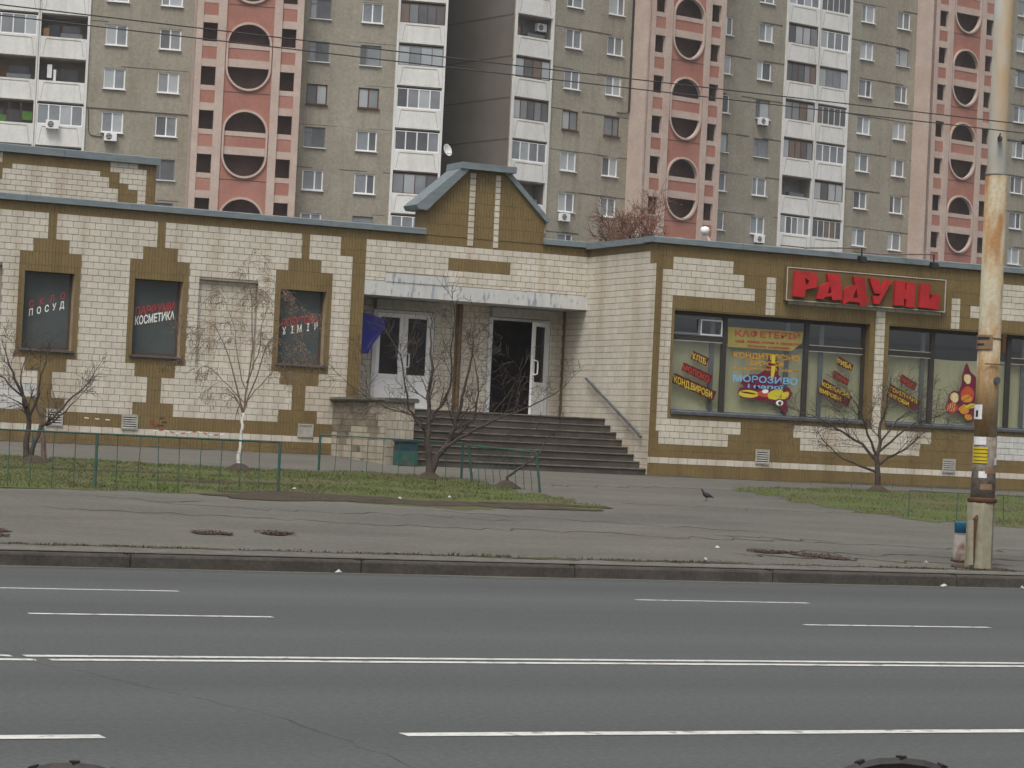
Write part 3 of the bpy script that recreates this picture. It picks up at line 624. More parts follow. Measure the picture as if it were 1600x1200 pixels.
# display windows of the right wing
GY=51.70
def display(u0,u1,mull,transoms,idx):
    z0,z1=2.48,4.83
    f=MB().box(u0,u1,GY-.03,GY+.05,z1-.09,z1-.001).box(u0,u1,GY-.03,GY+.05,z0+.001,z0+.06).box(u0,u0+.05,GY-.03,GY+.05,z0+.06,z1-.09).box(u1-.07,u1-.001,GY-.03,GY+.05,z0+.06,z1-.09)
    for m_ in mull: f.box(m_-.055,m_+.055,GY-.04,GY+.06,z0+.06,z1-.09)
    for a,b,z in transoms: f.box(a,b,GY-.025,GY+.045,z-.06,z+.06)
    f=f.build('display_window','darkframe',SHOP)
    kid=lambda m_,n,ma: setattr(m_.build(n,ma,None,o=tuple(SHOP.location)),'parent',f)
    ed=[u0+.05]+[x for m_ in mull for x in(m_-.055,m_+.055)]+[u1-.07]
    for i in range(0,len(ed),2):
        tr=[z for a,b,z in transoms if a<(ed[i]+ed[i+1])/2<b]
        segs=[(z0+.06,z1-.09)] if not tr else [(z0+.06,tr[0]-.06),(tr[0]+.06,z1-.09)]
        for a,b in segs: kid(MB().quad((ed[i],GY,a),(ed[i+1],GY,a),(ed[i+1],GY,b),(ed[i],GY,b)),'pane','glass')
    for a,b,z in transoms:
        kid(MB().box(a,b,GY-.032,GY-.027,z+.062,z+.08).box(a,b,GY-.032,GY-.027,z-.08,z-.062),'bead','vent')
    kid(MB().box(u0,u1+.02,YR-.06,GY-.03,z0-.05,z0+.0).prism([(YR-.06,z0),(YR-.06,z0+.012),(GY-.04,z0+.05),(GY-.04,z0)],u0,u1-.002,lambda p,q,d:(d,p,q)),'sill','steel')
    # curtain blinds inside, in vertical folds
    c=MB(); n=int((u1-u0)/.06); top=4.14
    for i in range(n):
        a=u0+(u1-u0)*i/n; b=u0+(u1-u0)*(i+1)/n; ya=GY+.13+.006*math.sin(i*1.3)+.01*math.sin(i*.37); yb=GY+.13+.006*math.sin((i+1)*1.3)+.01*math.sin((i+1)*.37)
        t1=top+.03*math.sin(i*.11+idx); t2=top+.03*math.sin((i+1)*.11+idx)
        c.quad((a,ya,z0+.07),(b,yb,z0+.07),(b,yb,t2),(a,ya,t1))
    kid(c,'curtain','curtain')
    kid(MB().box(u0-.1,u1+.1,GY+.06,GY+.12,z0+.06,z0+.09),'shelf','whiteframe')
    for p in [u0+1.12,u0+3.15,u0+4.1] : kid(MB().box(p,p+.11,GY+.055,GY+.10,z0+.06,z1-.1),'rack_post','grey_frame')
    return f
d1=display(27.93,33.26,[29.38,31.62],[(27.98,29.325,4.22),(31.675,33.19,4.17)],0)
d2=display(33.80,39.13,[35.19,37.45],[(33.85,35.135,4.19),(37.505,39.06,4.19)],1)
d3=display(39.67,45.0,[41.1,43.3],[(39.72,41.045,4.2),(43.355,44.93,4.2)],2)
MB().box(28.03,28.66,GY-.045,GY-.02,4.30,4.34).box(28.03,28.66,GY-.045,GY-.02,4.66,4.69).box(28.66,28.70,GY-.045,GY-.02,4.30,4.69).build('sash','grey_frame',d1,o=tuple(SHOP.location))
MB().box(28.72,29.30,GY-.045,GY-.02,4.30,4.335).box(28.72,29.30,GY-.045,GY-.02,4.64,4.67).box(28.72,28.75,GY-.045,GY-.02,4.335,4.64).box(29.27,29.30,GY-.045,GY-.02,4.335,4.64).build('sash','whiteframe',d1,o=tuple(SHOP.location))
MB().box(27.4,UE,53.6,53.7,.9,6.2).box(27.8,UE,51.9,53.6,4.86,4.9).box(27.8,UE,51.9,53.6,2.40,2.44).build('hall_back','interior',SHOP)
# lettering stuck on the display windows
LY=GY-.008
def on(parent,ob):
    for v in ob.data.vertices: v.co-=SHOP.location
    ob.parent=parent; return ob
def lab(parent,body,quad,fg,bgm,inset=.15,two=None):
    """slanted sticker: dark red backing outline with letters; quad = tl,tr,br,bl"""
    tl,tr,br,bl=quad
    n=9; P=[]
    for i in range(n+1): t=i/n; P.append((tl[0]+(tr[0]-tl[0])*t,tl[1]+(tr[1]-tl[1])*t+(.012 if i%2 else 0)))
    for i in range(n+1): t=i/n; P.append((br[0]+(bl[0]-br[0])*t,br[1]+(bl[1]-br[1])*t-(.012 if i%2 else 0)))
    on(parent,plate(P,LY,bgm,None,'sticker'))
    hh=((tl[1]-bl[1])+(tr[1]-br[1]))/2
    def line(body,f0,f1,xa=0.04,xb=.96):
        h=hh*(f1-f0)
        L=lambda f,t:(bl[0]+(br[0]-bl[0])*t+(tl[0]-bl[0])*f,bl[1]+(br[1]-bl[1])*t+(tl[1]-bl[1])*f)
        on(parent,text_on(body,L(f0,xa),L(f0,xb),h*.95,LY-.004,fg,None,bold=.018))
    if two: line(two[0],.54,.92); line(two[1],.08,.46,.04,.74)
    else: line(body,.12,.90)
lab(d1,'ХЛІБ',[(28.57,3.92),(29.0,3.77),(28.93,3.59),(28.51,3.74)],'yellow_text','red_dark')
lab(d1,'МОЛОКО',[(28.32,3.64),(29.12,3.37),(29.05,3.18),(28.28,3.46)],'scarlet','red_dark')
lab(d1,'КОНД.ВИРОБИ',[(28.10,3.38),(29.24,3.0),(29.16,2.80),(28.05,3.16)],'yellow_text','red_dark')
on(d1,plate([(29.47,4.54),(31.52,4.54),(31.50,4.28),(31.22,4.07),(29.48,4.07)],LY+.002,'olive_panel',None,'sign_panel'))
T=lambda b,p,q,h,m_,bo=.03: on(d1,text_on(b,p,q,h,LY-.004,m_,None,bold=bo))
T('КАФЕТЕРІЙ',(29.66,4.34),(31.44,4.36),.14,'red_text',.02); T('чай, кава, соки з льодом',(29.67,4.20),(31.44,4.22),.06,'red_text'); T('тістечка, морозиво',(30.0,4.10),(31.18,4.11),.06,'red_text')
T('КОНДИТЕРСЬКІ',(29.65,3.83),(31.46,3.84),.13,'orange_text'); T('ВИРОБИ',(30.1,3.67),(31.02,3.68),.11,'orange_text'); T('в асортименті щодня',(29.66,3.57),(31.45,3.58),.06,'orange_text')
# ice cream, hot dog and fruit picture on the cafe window
def blob(cx,cz,rx,rz,n=16,k=.0,rot=0,seed=1):
    r=random.Random(seed); P=[]
    for i in range(n):
        t=2*math.pi*i/n; q=1+r.uniform(-k,k); a,b=rx*q*math.cos(t),rz*q*math.sin(t); P.append((cx+a*math.cos(rot)-b*math.sin(rot),cz+a*math.sin(rot)+b*math.cos(rot)))
    return P
lay=[0]
def B(parent,P,m_): lay[0]+=1; on(parent,plate(P,LY-.0005*lay[0]-.003,m_,None,'food_picture',.0003))
for P,m_ in [([(29.80,3.0),(29.85,3.12),(29.98,3.16),(29.86,3.24),(29.95,3.34),(30.1,3.45),(30.35,3.48),(30.55,3.6),(30.6,3.85),(30.66,3.98),(30.78,3.98),(30.82,3.84),(30.9,3.7),(30.88,3.5),(31.0,3.4),(31.0,3.2),(31.2,3.2),(31.3,3.05),(31.22,2.92),(31.12,2.9),(31.18,2.75),(31.2,2.62),(31.1,2.6),(30.95,2.72),(30.8,2.82),(30.6,2.86),(30.4,2.86),(30.1,2.88),(29.9,2.9)],'plum'),
    (blob(30.10,3.0,.28,.09,18,.03),'yellow_text'),(blob(30.10,3.02,.22,.022,14,.02,-.08),'red_dark'),(blob(30.5,3.02,.16,.08,12,.1),'scarlet'),(blob(30.55,3.08,.09,.05,10,.1),'white_text'),
    (blob(30.85,3.03,.22,.13,14,.15,.3,4),'yellow_text'),(blob(31.08,3.0,.14,.07,10,.2,.6,5),'yellow_text'),(blob(30.95,2.83,.1,.07,10,.1,0,6),'white_text'),(blob(30.96,2.82,.05,.05,10,.1,0,7),'brown_frame'),
    ([(30.68,3.95),(30.76,3.95),(30.80,3.62),(30.74,3.35),(30.68,3.35)],'yellow_text'),(blob(30.70,3.72,.10,.03,10,.1),'red_dark')]: B(d1,P,m_)
lay[0]+=3; LYm=LY-.0005*lay[0]-.006
on(d1,text_on('МОРОЗИВО',(29.66,3.28),(31.42,3.28),.15,LYm,'skyblue_text',None,bold=.02)); on(d1,text_on('і напої',(30.06,3.14),(31.05,3.15),.09,LYm,'skyblue_text',None,bold=.03))
lay[0]=0
lab(d1,'РИБА',[(32.54,4.02),(32.97,3.83),(32.92,3.69),(32.48,3.83)],'yellow_text','red_dark'); lab(d1,'СИРИ',[(32.42,3.68),(32.86,3.47),(32.82,3.33),(32.39,3.51)],'scarlet','red_dark')
lab(d1,'',[(32.14,3.46),(32.96,3.07),(32.86,2.84),(32.0,3.13)],'yellow_text','red_dark',two=('КОВБАСНІ','ВИРОБИ'))
lab(d2,'ПИВО',[(34.35,3.69),(34.80,3.48),(34.73,3.31),(34.27,3.53)],'scarlet','red_dark'); lab(d2,'',[(34.04,3.44),(34.93,3.05),(34.80,2.82),(33.92,3.14)],'yellow_text','red_dark',two=('ГОРІЛЧАНІ','ВИРОБИ'))
for P,m_ in [([(36.17,4.0),(36.22,4.08),(36.28,3.98),(36.33,3.86),(36.48,3.76),(36.58,3.6),(36.60,3.4),(36.55,3.25),(36.6,3.1),(36.55,2.7),(36.42,2.62),(36.25,2.63),(36.22,2.75),(36.05,2.85),(35.9,2.82),(35.72,2.82),(35.64,2.95),(35.72,3.12),(35.74,3.28),(35.88,3.38),(36.02,3.35),(36.1,3.55),(36.1,3.75)],'plum'),
    (blob(36.26,3.68,.10,.13,12,.12,.4,2),'cream_food'),(blob(36.28,3.30,.20,.20,14,.06,0,3),'scarlet'),(blob(36.27,3.20,.17,.10,12,.1,0,4),'orange'),(blob(35.9,3.2,.13,.12,10,.1,0,5),'cream_food'),(blob(35.84,2.96,.17,.13,14,.04,0,6),'scarlet'),
    (blob(36.2,2.93,.16,.12,12,.15,0,8),'orange'),(blob(36.4,3.02,.17,.06,12,.1,.2,9),'yellow_text'),(blob(36.33,2.74,.11,.08,12,.15,0,10),'orange')]: B(d2,P,m_)
for k in range(4): B(d2,[(35.70+.06*k,2.87),(35.73+.06*k,3.06),(35.745+.06*k,3.06),(35.715+.06*k,2.87)],'cream_food')
# red marks on the white-washed tiles and graffiti strokes on the base
for x in (38.35,38.62): on(SHOP,plate([(x,1.88),(x+.05,1.98),(x+.015,2.0),(x+.06,2.06),(x+.02,2.13),(x-.02,2.06),(x,2.0),(x-.04,1.98)],YR-.016,'red_text',None,'painted_mark'))
gr=random.Random(3)
for i in range(13):
    x=16.7+i*.13; on(SHOP,plate([(x,1.46+.03*math.sin(i)),(x+.09,1.455+.03*math.sin(i+1)),(x+.09,1.475+.03*math.sin(i+1)),(x,1.485+.03*math.sin(i))],YL-.016,'red_text' if i%2 else 'white_text',None,'painted_mark'))
for i in range(8):
    x=16.5+gr.uniform(0,.45); z=1.58+gr.uniform(0,.2); on(SHOP,plate([(x,z),(x+gr.uniform(.02,.2),z+gr.uniform(-.02,.02)),(x+.1,z+.025),(x+.01,z+.02)],YL-.0165-.0005*i,'red_dark' if i%2 else 'red_text',None,'painted_mark'))
for i in range(3): on(SHOP,plate([(15.1+.24*i,1.685-.01*i),(15.2+.24*i,1.68-.01*i),(15.2+.24*i,1.70-.01*i),(15.1+.24*i,1.705-.01*i)],YL-.016,'white_text',None,'painted_mark'))
# ------------------------------------------------------------------ shop sign
sg=empty('shop_sign',(33.0,51.4,5.2)); tag(sg,'long brown signboard with pale border and big red letters above the display windows','sign')
MB().box(30.80,35.28,51.36,51.485,5.24,6.03).build('board','sign_board',sg)
b_=MB().box(30.80,35.28,51.345,51.36,6.01,6.03).box(30.80,35.28,51.345,51.36,5.24,5.26).box(30.80,30.82,51.345,51.36,5.26,6.01).box(35.26,35.28,51.345,51.36,5.26,6.01); b_.build('border','sign_border',sg)
LET=[([(30.97,5.95),(31.56,5.93),(31.58,5.83),(31.56,5.59),(31.27,5.52),(31.24,5.33),(30.95,5.34)],[(31.23,5.8),(31.35,5.73),(31.33,5.64),(31.27,5.65)]),
([(31.84,5.94),(32.19,5.94),(32.29,5.34),(32.02,5.32),(31.98,5.41),(31.8,5.38),(31.77,5.32),(31.6,5.33),(31.66,5.63),(31.9,5.74)],[(31.94,5.67),(31.98,5.49),(31.87,5.47)]),
([(32.57,5.92),(32.88,5.93),(32.97,5.45),(33.05,5.41),(32.99,5.24),(32.79,5.22),(32.78,5.31),(32.49,5.32),(32.32,5.23),(32.35,5.59),(32.41,5.66),(32.64,5.72)],[(32.67,5.64),(32.73,5.42),(32.58,5.41)]),
([(33.02,5.91),(33.29,5.91),(33.38,5.66),(33.48,5.9),(33.66,5.9),(33.32,5.31),(33.18,5.31),(33.14,5.5),(33.33,5.50),(33.35,5.56),(33.18,5.56)],None),
([(33.77,5.91),(34.04,5.9),(34.03,5.71),(34.08,5.71),(34.08,5.89),(34.33,5.89),(34.33,5.3),(34.09,5.29),(34.09,5.48),(34.03,5.48),(34.02,5.32),(33.76,5.31)],None),
([(34.49,5.89),(34.75,5.89),(34.77,5.76),(34.71,5.67),(35.07,5.64),(35.02,5.29),(34.47,5.31)],[(34.75,5.65),(34.83,5.62),(34.76,5.46)])]
def holed_prism(outer,hole,y0,y1):
    m_=MB(); loops=[outer]+([hole] if hole else []); allp=[p for L in loops for p in L]; n=len(allp)
    m_.v=[(a,y0,b) for a,b in allp]+[(a,y1,b) for a,b in allp]
    for t in tessellate_polygon([[Vector((a,b,0)) for a,b in L] for L in loops]): m_.f.append(tuple(t)); m_.f.append(tuple(n+k for k in reversed(t)))
    s=0
    for L in loops:
        k=len(L)
        for i in range(k): m_.f.append((s+i,s+(i+1)%k,n+s+(i+1)%k,n+s+i))
        s+=k
    return m_
for o_,h_ in LET: fix(holed_prism(o_,h_,51.25,51.34).build('letter','red_letter',sg))
# ------------------------------------------------------------------ floodlights and roof lamp
def flood(x,label):
    e=empty('floodlight',(x-1.1,51.7,6.49)); tag(e,label,'floodlight','floodlights over the shop sign')
    MB().tube([(x-1.1,51.75,6.50),(x-1.1,51.7,6.54),(x-.1,51.05,6.58),(x,50.95,6.58)],.018,6).tube([(x-1.75,51.78,6.56),(x-1.1,51.74,6.55)],.016,6).build('arm','bark_light',e)
    fix(MB().prism([(50.82,6.25),(50.87,6.38),(50.98,6.40),(51.03,6.30),(50.96,6.23)],x-.085,x+.085,lambda p,q,d:(d,p,q)).build('lamp_head','black',e))
    MB().tube([(x,50.95,6.59),(x,50.95,6.40)],.018,6).build('bracket','black',e)
flood(32.58,'black floodlight on a thin arm over the middle of the red sign'); flood(34.62,'black floodlight on a thin arm over the right end of the red sign')
e=empty('roof_lamp',(30.28,54.2,6.4)); tag(e,'small white lamp head on a short stalk above the roof edge','lamp')
MB().tube([(30.28,54.2,6.4),(30.26,54.2,6.75),(30.16,54.23,6.92)],.025,6).build('stalk','white_text',e); MB().lathe([(.03,6.88),(.10,6.92),(.12,7.0),(.09,7.07),(.02,7.09)],12,(30.15,54.24)).build('lamp_head','white_text',e,smooth=True)
# ------------------------------------------------------------------ entrance steps, stair wall, handrail, payphone hood, bin
ST=empty('entrance_steps',(24.5,51.53,.98)); tag(ST,'worn dark grey concrete steps leading up to the shop doors','steps')
for k in range(8):
    y=51.53+.31*k; z=1.0+.1613*(k+1)-.02; yb=(51.53+.31*(k+1)+.03) if k<7 else 56.24
    zt=2.27 if k==7 else z
    s_=MB().box(21.63,27.385,y+.025,yb,(1.0+.1613*k-.06) if k else .6,zt-.028).build('step','steps',ST)
    t_=MB(); xs=[21.63,23.55,25.45,27.385]
    for i in range(3): MB().box(xs[i]+.004,xs[i+1]-.004,y+rng.uniform(-.004,.008),yb,zt-.028,zt+rng.uniform(-.004,.003)).build('tread','steps_edge',None,o=tuple(ST.location)).parent=s_
CK=empty('stair_wall',(21.3,52.5,1.0)); tag(CK,'stained tiled side wall of the steps with a dark concrete slab on top','wall')
MB().box(20.97,21.62,51.66,54.98,.6,2.36).build('core','mortar',CK)
fix(MB().prism([(20.88,2.36),(20.86,2.40),(20.89,2.45),(21.66,2.46),(21.70,2.42),(21.68,2.36)],51.58,54.97).build('slab','concrete_old',CK))
sv=creamT; creamT=[]; tiling('s',20.97,51.66,54.98,2.355,.98,zL,hL,[],[],phase=.02)
mb=MB(); sb_=MB(); r9=random.Random(4)
for t in creamT:
    tile_geo(sb_ if (t[5]>1.72+.22*math.sin(t[2]*3.1)-.1*math.sin(t[2]*7) and t[2]>52.25+.3*math.sin(t[5]*6)) or r9.random()<.06 else mb,t,.0055,.012,.004)
o=mb.build('side_tiling','dingy_tile',CK); o['kind']='stuff'; o=sb_.build('stained_tiling','stained_tile',CK); o['kind']='stuff'
creamT=[]; tiling('f',51.66,20.97,21.62,2.355,.98,2.355,.20,[],[],tw=.13,phase=20.97); fm=MB(); tile_geo(fm,('f',0,0,.13,0,.2),.006,.012,.004); fme=fm.mesh('tile'); fme.materials.append(MATS['dingy_tile'])
for t in creamT:
    inst(fme,'tile',CK,(t[2]-21.3,51.66-52.5,t[4]-1.0),((t[3]-t[2])/.13,1,(t[5]-t[4])/.2))
creamT=sv
HR=empty('handrail',(27.3,53,1.9)); tag(HR,'grey sloping handrail fixed to the tiled wall beside the steps','handrail')
MB().tube([(27.30,54.66,3.22),(27.30,54.5,3.15),(27.30,51.78,1.92),(27.30,51.70,1.86)],.032,8).build('rail','steel',HR)
for y in (54.2,53.0,51.95):
    z=1.92+(y-51.78)*(3.15-1.92)/(54.5-51.78); MB().tube([(27.39,y,z-.12),(27.31,y,z-.02)],.015,5).build('bracket','steel',HR)
PH=empty('payphone_hood',(22.05,56.0,3.5)); tag(PH,'dark blue curved payphone hood on the wall left of the doors','payphone')
m_=MB(); n=10; P=[(21.62,4.50),(22.02,4.46),(22.40,4.36),(22.44,4.28),(22.40,4.14),(22.30,3.98),(22.18,3.82),(22.08,3.66),(22.03,3.54),(21.96,3.52),(21.62,3.60)]
fix(m_.prism(P,55.62,55.66).build('hood_side','blue',PH)); 
m_=MB()
for i in range(len(P)-1): m_.quad((P[i][0],55.66,P[i][1]),(P[i+1][0],55.66,P[i+1][1]),(P[i+1][0],56.2,P[i+1][1]),(P[i][0],56.2,P[i][1]))
m_.build('hood_shell','blue',PH)
MB().box(21.7,22.0,55.95,56.2,3.62,4.2).build('phone','steel',PH)
BN=empty('waste_bin',(21.33,51.35,.98)); tag(BN,'square teal litter bin with dark upper half against the stair wall','bin')
MB().box(21.12,21.56,51.2,51.56,.98,1.30).build('body','teal',BN); MB().box(21.13,21.55,51.21,51.55,1.302,1.50).box(21.10,21.58,51.18,51.58,1.50,1.53).build('upper_body','teal_dark',BN)
for x in (21.16,21.50): MB().box(x,x+.02,51.185,51.2,1.0,1.28).build('rib','teal',BN)
# ------------------------------------------------------------------ apartment blocks
PANES=['pane_dark','pane_mid','pane_mid','pane_pale','pane_pale','pane_mid','pane_mid']
def frame_mesh(w,h,split,t=.055,mt=.05):
    m_=MB().box(0,w,-.03,.03,0,t).box(0,w,-.03,.03,h-t,h).box(0,t,-.03,.03,t,h-t).box(w-t,w,-.03,.03,t,h-t)
    for s in split: m_.box(s*w-mt/2,s*w+mt/2,-.03,.03,t,h-t)
    return m_
WF={}
for nm,sp in (('mid',[.5]),('left',[.38]),('right',[.6])):
    me=frame_mesh(1.38,1.34,sp,.085,.085).mesh('window_frame'); me.materials.append(MATS['pvc']); WF[nm]=(me,sp[0])
me=frame_mesh(1.38,1.34,[.33],.07,.09).box(.06,.46,-.032,.028,.95,1.0).mesh('window_frame'); me.materials.append(MATS['grey_frame']); WF['old']=(me,.33)
unitp=MB().quad((0,0,0),(1,0,0),(1,0,1),(0,0,1)).mesh('pane'); unitp.materials.append(MATS['pane_dark'])
sillme=MB().box(-.06,1.44,-.14,.02,-.05,-.002).mesh('sill'); sillme.materials.append(MATS['pvc'])
DEP=.10
def apt_window(root,s,ztop,kind,fm,r):
    me,sp=WF[kind]; z=ztop-1.34
    w=inst(me,'window',root,(s,DEP,z),m=fm)
    for a,b in ((.06,sp*1.38-.03),(sp*1.38+.03,1.32)): inst(unitp,'pane',w,(a,.0,.06),(b-a,1,1.22),m=r.choice(PANES))
    inst(sillme,'sill',w,(0,-DEP,0),m='pvc' if fm!='wood_frame' else 'wood_frame')
def loggia(root,s0,s1,zp_top,style,r,zs):
    """one storey of a loggia: zp_top = top of white parapet; opening above to zp_top+1.40"""
    w=s1-s0; lo=MB()
    zb=zp_top-1.38; zt=zp_top+1.42
    lo.quad((s0,1.25,zb),(s1,1.25,zb),(s1,1.25,zt),(s0,1.25,zt)).quad((s0,0.05,zb),(s0,1.25,zb),(s0,1.25,zt),(s0,.05,zt)).quad((s1,.05,zb),(s1,.05,zt),(s1,1.25,zt),(s1,1.25,zb))
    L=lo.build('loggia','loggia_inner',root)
    MB().box(s0,s1,-.02,1.25,zb-.02,zb+.12).build('floor_slab','apt_seam_pale' if r.random()<.6 else 'apt_wall',L)
    p=MB().box(s0+.04,s1-.04,-.10,.0,zb+.06,zp_top-.0); i_=[(s0+.36,zp_top-.16),(s1-.36,zp_top-.16),(s1-.2,zb+.2),(s0+.2,zb+.2)]
    p=p.build('parapet','apt_white',L)
    MB().box(s0+.40,s1-.40,-.112,-.10,zp_top-.17,zp_top-.12).build('groove','apt_seam_pale',L)
    MB().prism([(s0+.36,zp_top-.17),(s0+.385,zp_top-.17),(s0+.225,zb+.2),(s0+.2,zb+.2)],-.106,-.10).prism([(s1-.385,zp_top-.17),(s1-.36,zp_top-.17),(s1-.2,zb+.2),(s1-.225,zb+.2)],-.106,-.10).build('groove','apt_seam_pale',L)
    # things in the depth of the loggia: balcony door and window
    MB().box(s0+.5,s0+1.25,1.2,1.24,zb+.12,zp_top+.95).build('balcony_door',r.choice(['pane_dark','wood_panel','pane_mid']),L)
    MB().box(s0+1.45,s1-.4,1.2,1.24,zp_top-.3,zp_top+.95).build('inner_window',r.choice(['pane_dark','pane_mid']),L)
    h0,h1=zp_top+.0,zp_top+1.30
    if style in('white4','white5','grey4','wood5','wood4','slim5'):
        n=int(style[-1]); fm={'white':'pvc','grey':'grey_frame','wood':'wood_frame','slim':'whiteframe'}[style[:-1]]
        t=.075 if style[:5]=='white' else .05
        g=MB().box(s0+.04,s1-.04,-.05,0,h0,h0+t).box(s0+.04,s1-.04,-.05,0,h1-t*.6,h1)
        for k in range(n+1):
            x=s0+.04+(w-.08)*k/n; x=min(max(x,s0+.04+t/2),s1-.04-t/2); g.box(x-t/2,x+t/2,-.055,.005,h0+t,h1-t*.6)
        g.build('glazing_frame',fm,L)
        pset={'white':['pane_mid','pane_dark','pane_mid','pane_pale'],'grey':['pane_pale','pane_mid','pane_pale'],'wood':['pane_dark','pane_brown','pane_dark','pane_mid','pane_pale'],'slim':['pane_dark','pane_brown']}[style[:-1]]
        for k in range(n):
            a=s0+.04+(w-.08)*k/n+t/2; b=s0+.04+(w-.08)*(k+1)/n-t/2
            inst(unitp,'pane',L,(a,-.02,h0+t),(b-a,1,h1-h0-t*1.6),m=r.choice(pset))
    elif style=='clutter':
        MB().box(s0+.2,s0+.55,.3,.6,zp_top-.3,zp_top+.6).build('cupboard','wood_panel',L); MB().box(s0+1.3,s1-.3,.4,.8,zp_top-.3,zp_top+.35).build('boxes','grey_frame',L)
    elif style=='green':
        MB().box(s0+.1,s0+1.4,.05,.12,zp_top,zp_top+.45).build('cloth','green_cloth',L); MB().box(s1-.7,s1-.1,.05,.12,zp_top+.2,zp_top+.75).build('cloth','green_cloth',L)
        g=MB()
        for k in range(5): x=s0+.05+(w-.1)*k/4; g.box(x-.025,x+.025,-.05,0,h0,h1)
        g.build('glazing_frame','wood_frame',L)
    elif style=='laundry':
        MB().box(s0+.55,s0+.85,.1,.14,zp_top+.2,zp_top+1.05).build('towel','paper',L); MB().box(s0+.95,s0+1.12,.1,.14,zp_top+.0,zp_top+.75).build('towel','paper',L)
    return L
def tower(root,t0,ztop0,zlo,zhi,proud,r):
    """projecting stair tower; t0 = left edge, ztop0 = z of an oval top"""
    yf=-proud; T_=MB()
    T_.quad((t0,0,zlo),(t0,yf,zlo),(t0,yf,zhi),(t0,0,zhi)).quad((t0+6.85,0,zlo),(t0+6.85,0,zhi),(t0+6.85,yf,zhi),(t0+6.85,yf,zlo))
    tw=T_.build('stair_tower','pink_light',root)
    for a,b,pr in ((0,.42,.0),(1.36,1.90,.06),(4.95,5.47,.06),(6.42,6.85,.0)): MB().box(t0+a,t0+b,yf-pr,yf+.3,zlo,zhi).build('pier','pink_light',tw)
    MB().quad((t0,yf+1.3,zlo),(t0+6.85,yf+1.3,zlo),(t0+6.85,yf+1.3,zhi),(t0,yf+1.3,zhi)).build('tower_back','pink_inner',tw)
    z=ztop0
    while z-2.81>zlo: z-=2.81
    k=0
    while z<zhi+2:
        top=z-.2  # small opening top
        for a,b in ((.42,1.36),(5.47,6.42)):
            MB().box(t0+a,t0+b,yf+.05,yf+.25,top-1.20-.33,top-1.20).build('sill_band','pink_light',tw)
            MB().box(t0+a,t0+b,yf+.07,yf+.25,top-1.20-1.13,top-1.53).build('spandrel','pink',tw)
            MB().box(t0+a,t0+b,yf+.04,yf+.25,top-2.81,top-2.33).build('lintel_band','pink_light',tw)
        MB().box(t0+.05,t0+6.8,yf+.3,yf+1.3,top-2.35,top-2.2).build('floor_slab','pink_inner',tw)
        z+=2.81
    # oval panels, two storeys each
    z=ztop0
    while z-5.62>zlo-6: z-=5.62
    while z<zhi+6:
        c=t0+3.42; hw=1.46; top=z; bot=z-4.42; rad_t=1.42; P=[]
        def ov(w,dt):
            Q=[]; n=18; a_t=1.42+dt; a_b=1.5+dt; zt=top-1.42; zb=bot+1.5
            for i in range(n+1): t=math.pi*i/n; Q.append((c+w*math.cos(t),zt+a_t*math.sin(t)))
            for i in range(n+1): t=math.pi+math.pi*i/n; Q.append((c+w*math.cos(t),zb+a_b*math.sin(t)))
            return Q
        inner=ov(hw-.12,-.14); outer=ov(hw,0)
        p0,p1=z-4.42-1.2,z
        rect=[(t0+1.90,z-4.42-.65),(t0+4.95,z-4.42-.65),(t0+4.95,z+.55),(t0+1.90,z+.55)]
        m_=holed_prism(rect,[p for p in ov(hw-.06,-.07)],yf+.04,yf+.2); fix(m_.build('oval_panel','pink',tw))
        m_=holed_prism(outer,inner,yf-.10,yf+.22); fix(m_.build('oval_ring','pink_light',tw))
        zz=z-1.42
        MB().box(c-hw+.08,c+hw-.08,yf+.02,yf+.2,zz-.30,zz).build('sill_band','pink_light',tw)
        MB().box(c-hw+.06,c+hw-.06,yf+.05,yf+.2,zz-1.0,zz-.30).build('spandrel','pink',tw)
        MB().box(c-hw+.08,c+hw-.08,yf+.02,yf+.2,zz-1.50,zz-1.0).build('lintel_band','pink_light',tw)
        MB().box(t0+1.9,t0+4.95,yf+.025,yf+.045,z-4.56,z-4.52).build('panel_joint','apt_seam',tw)
        z+=5.62
    return tw
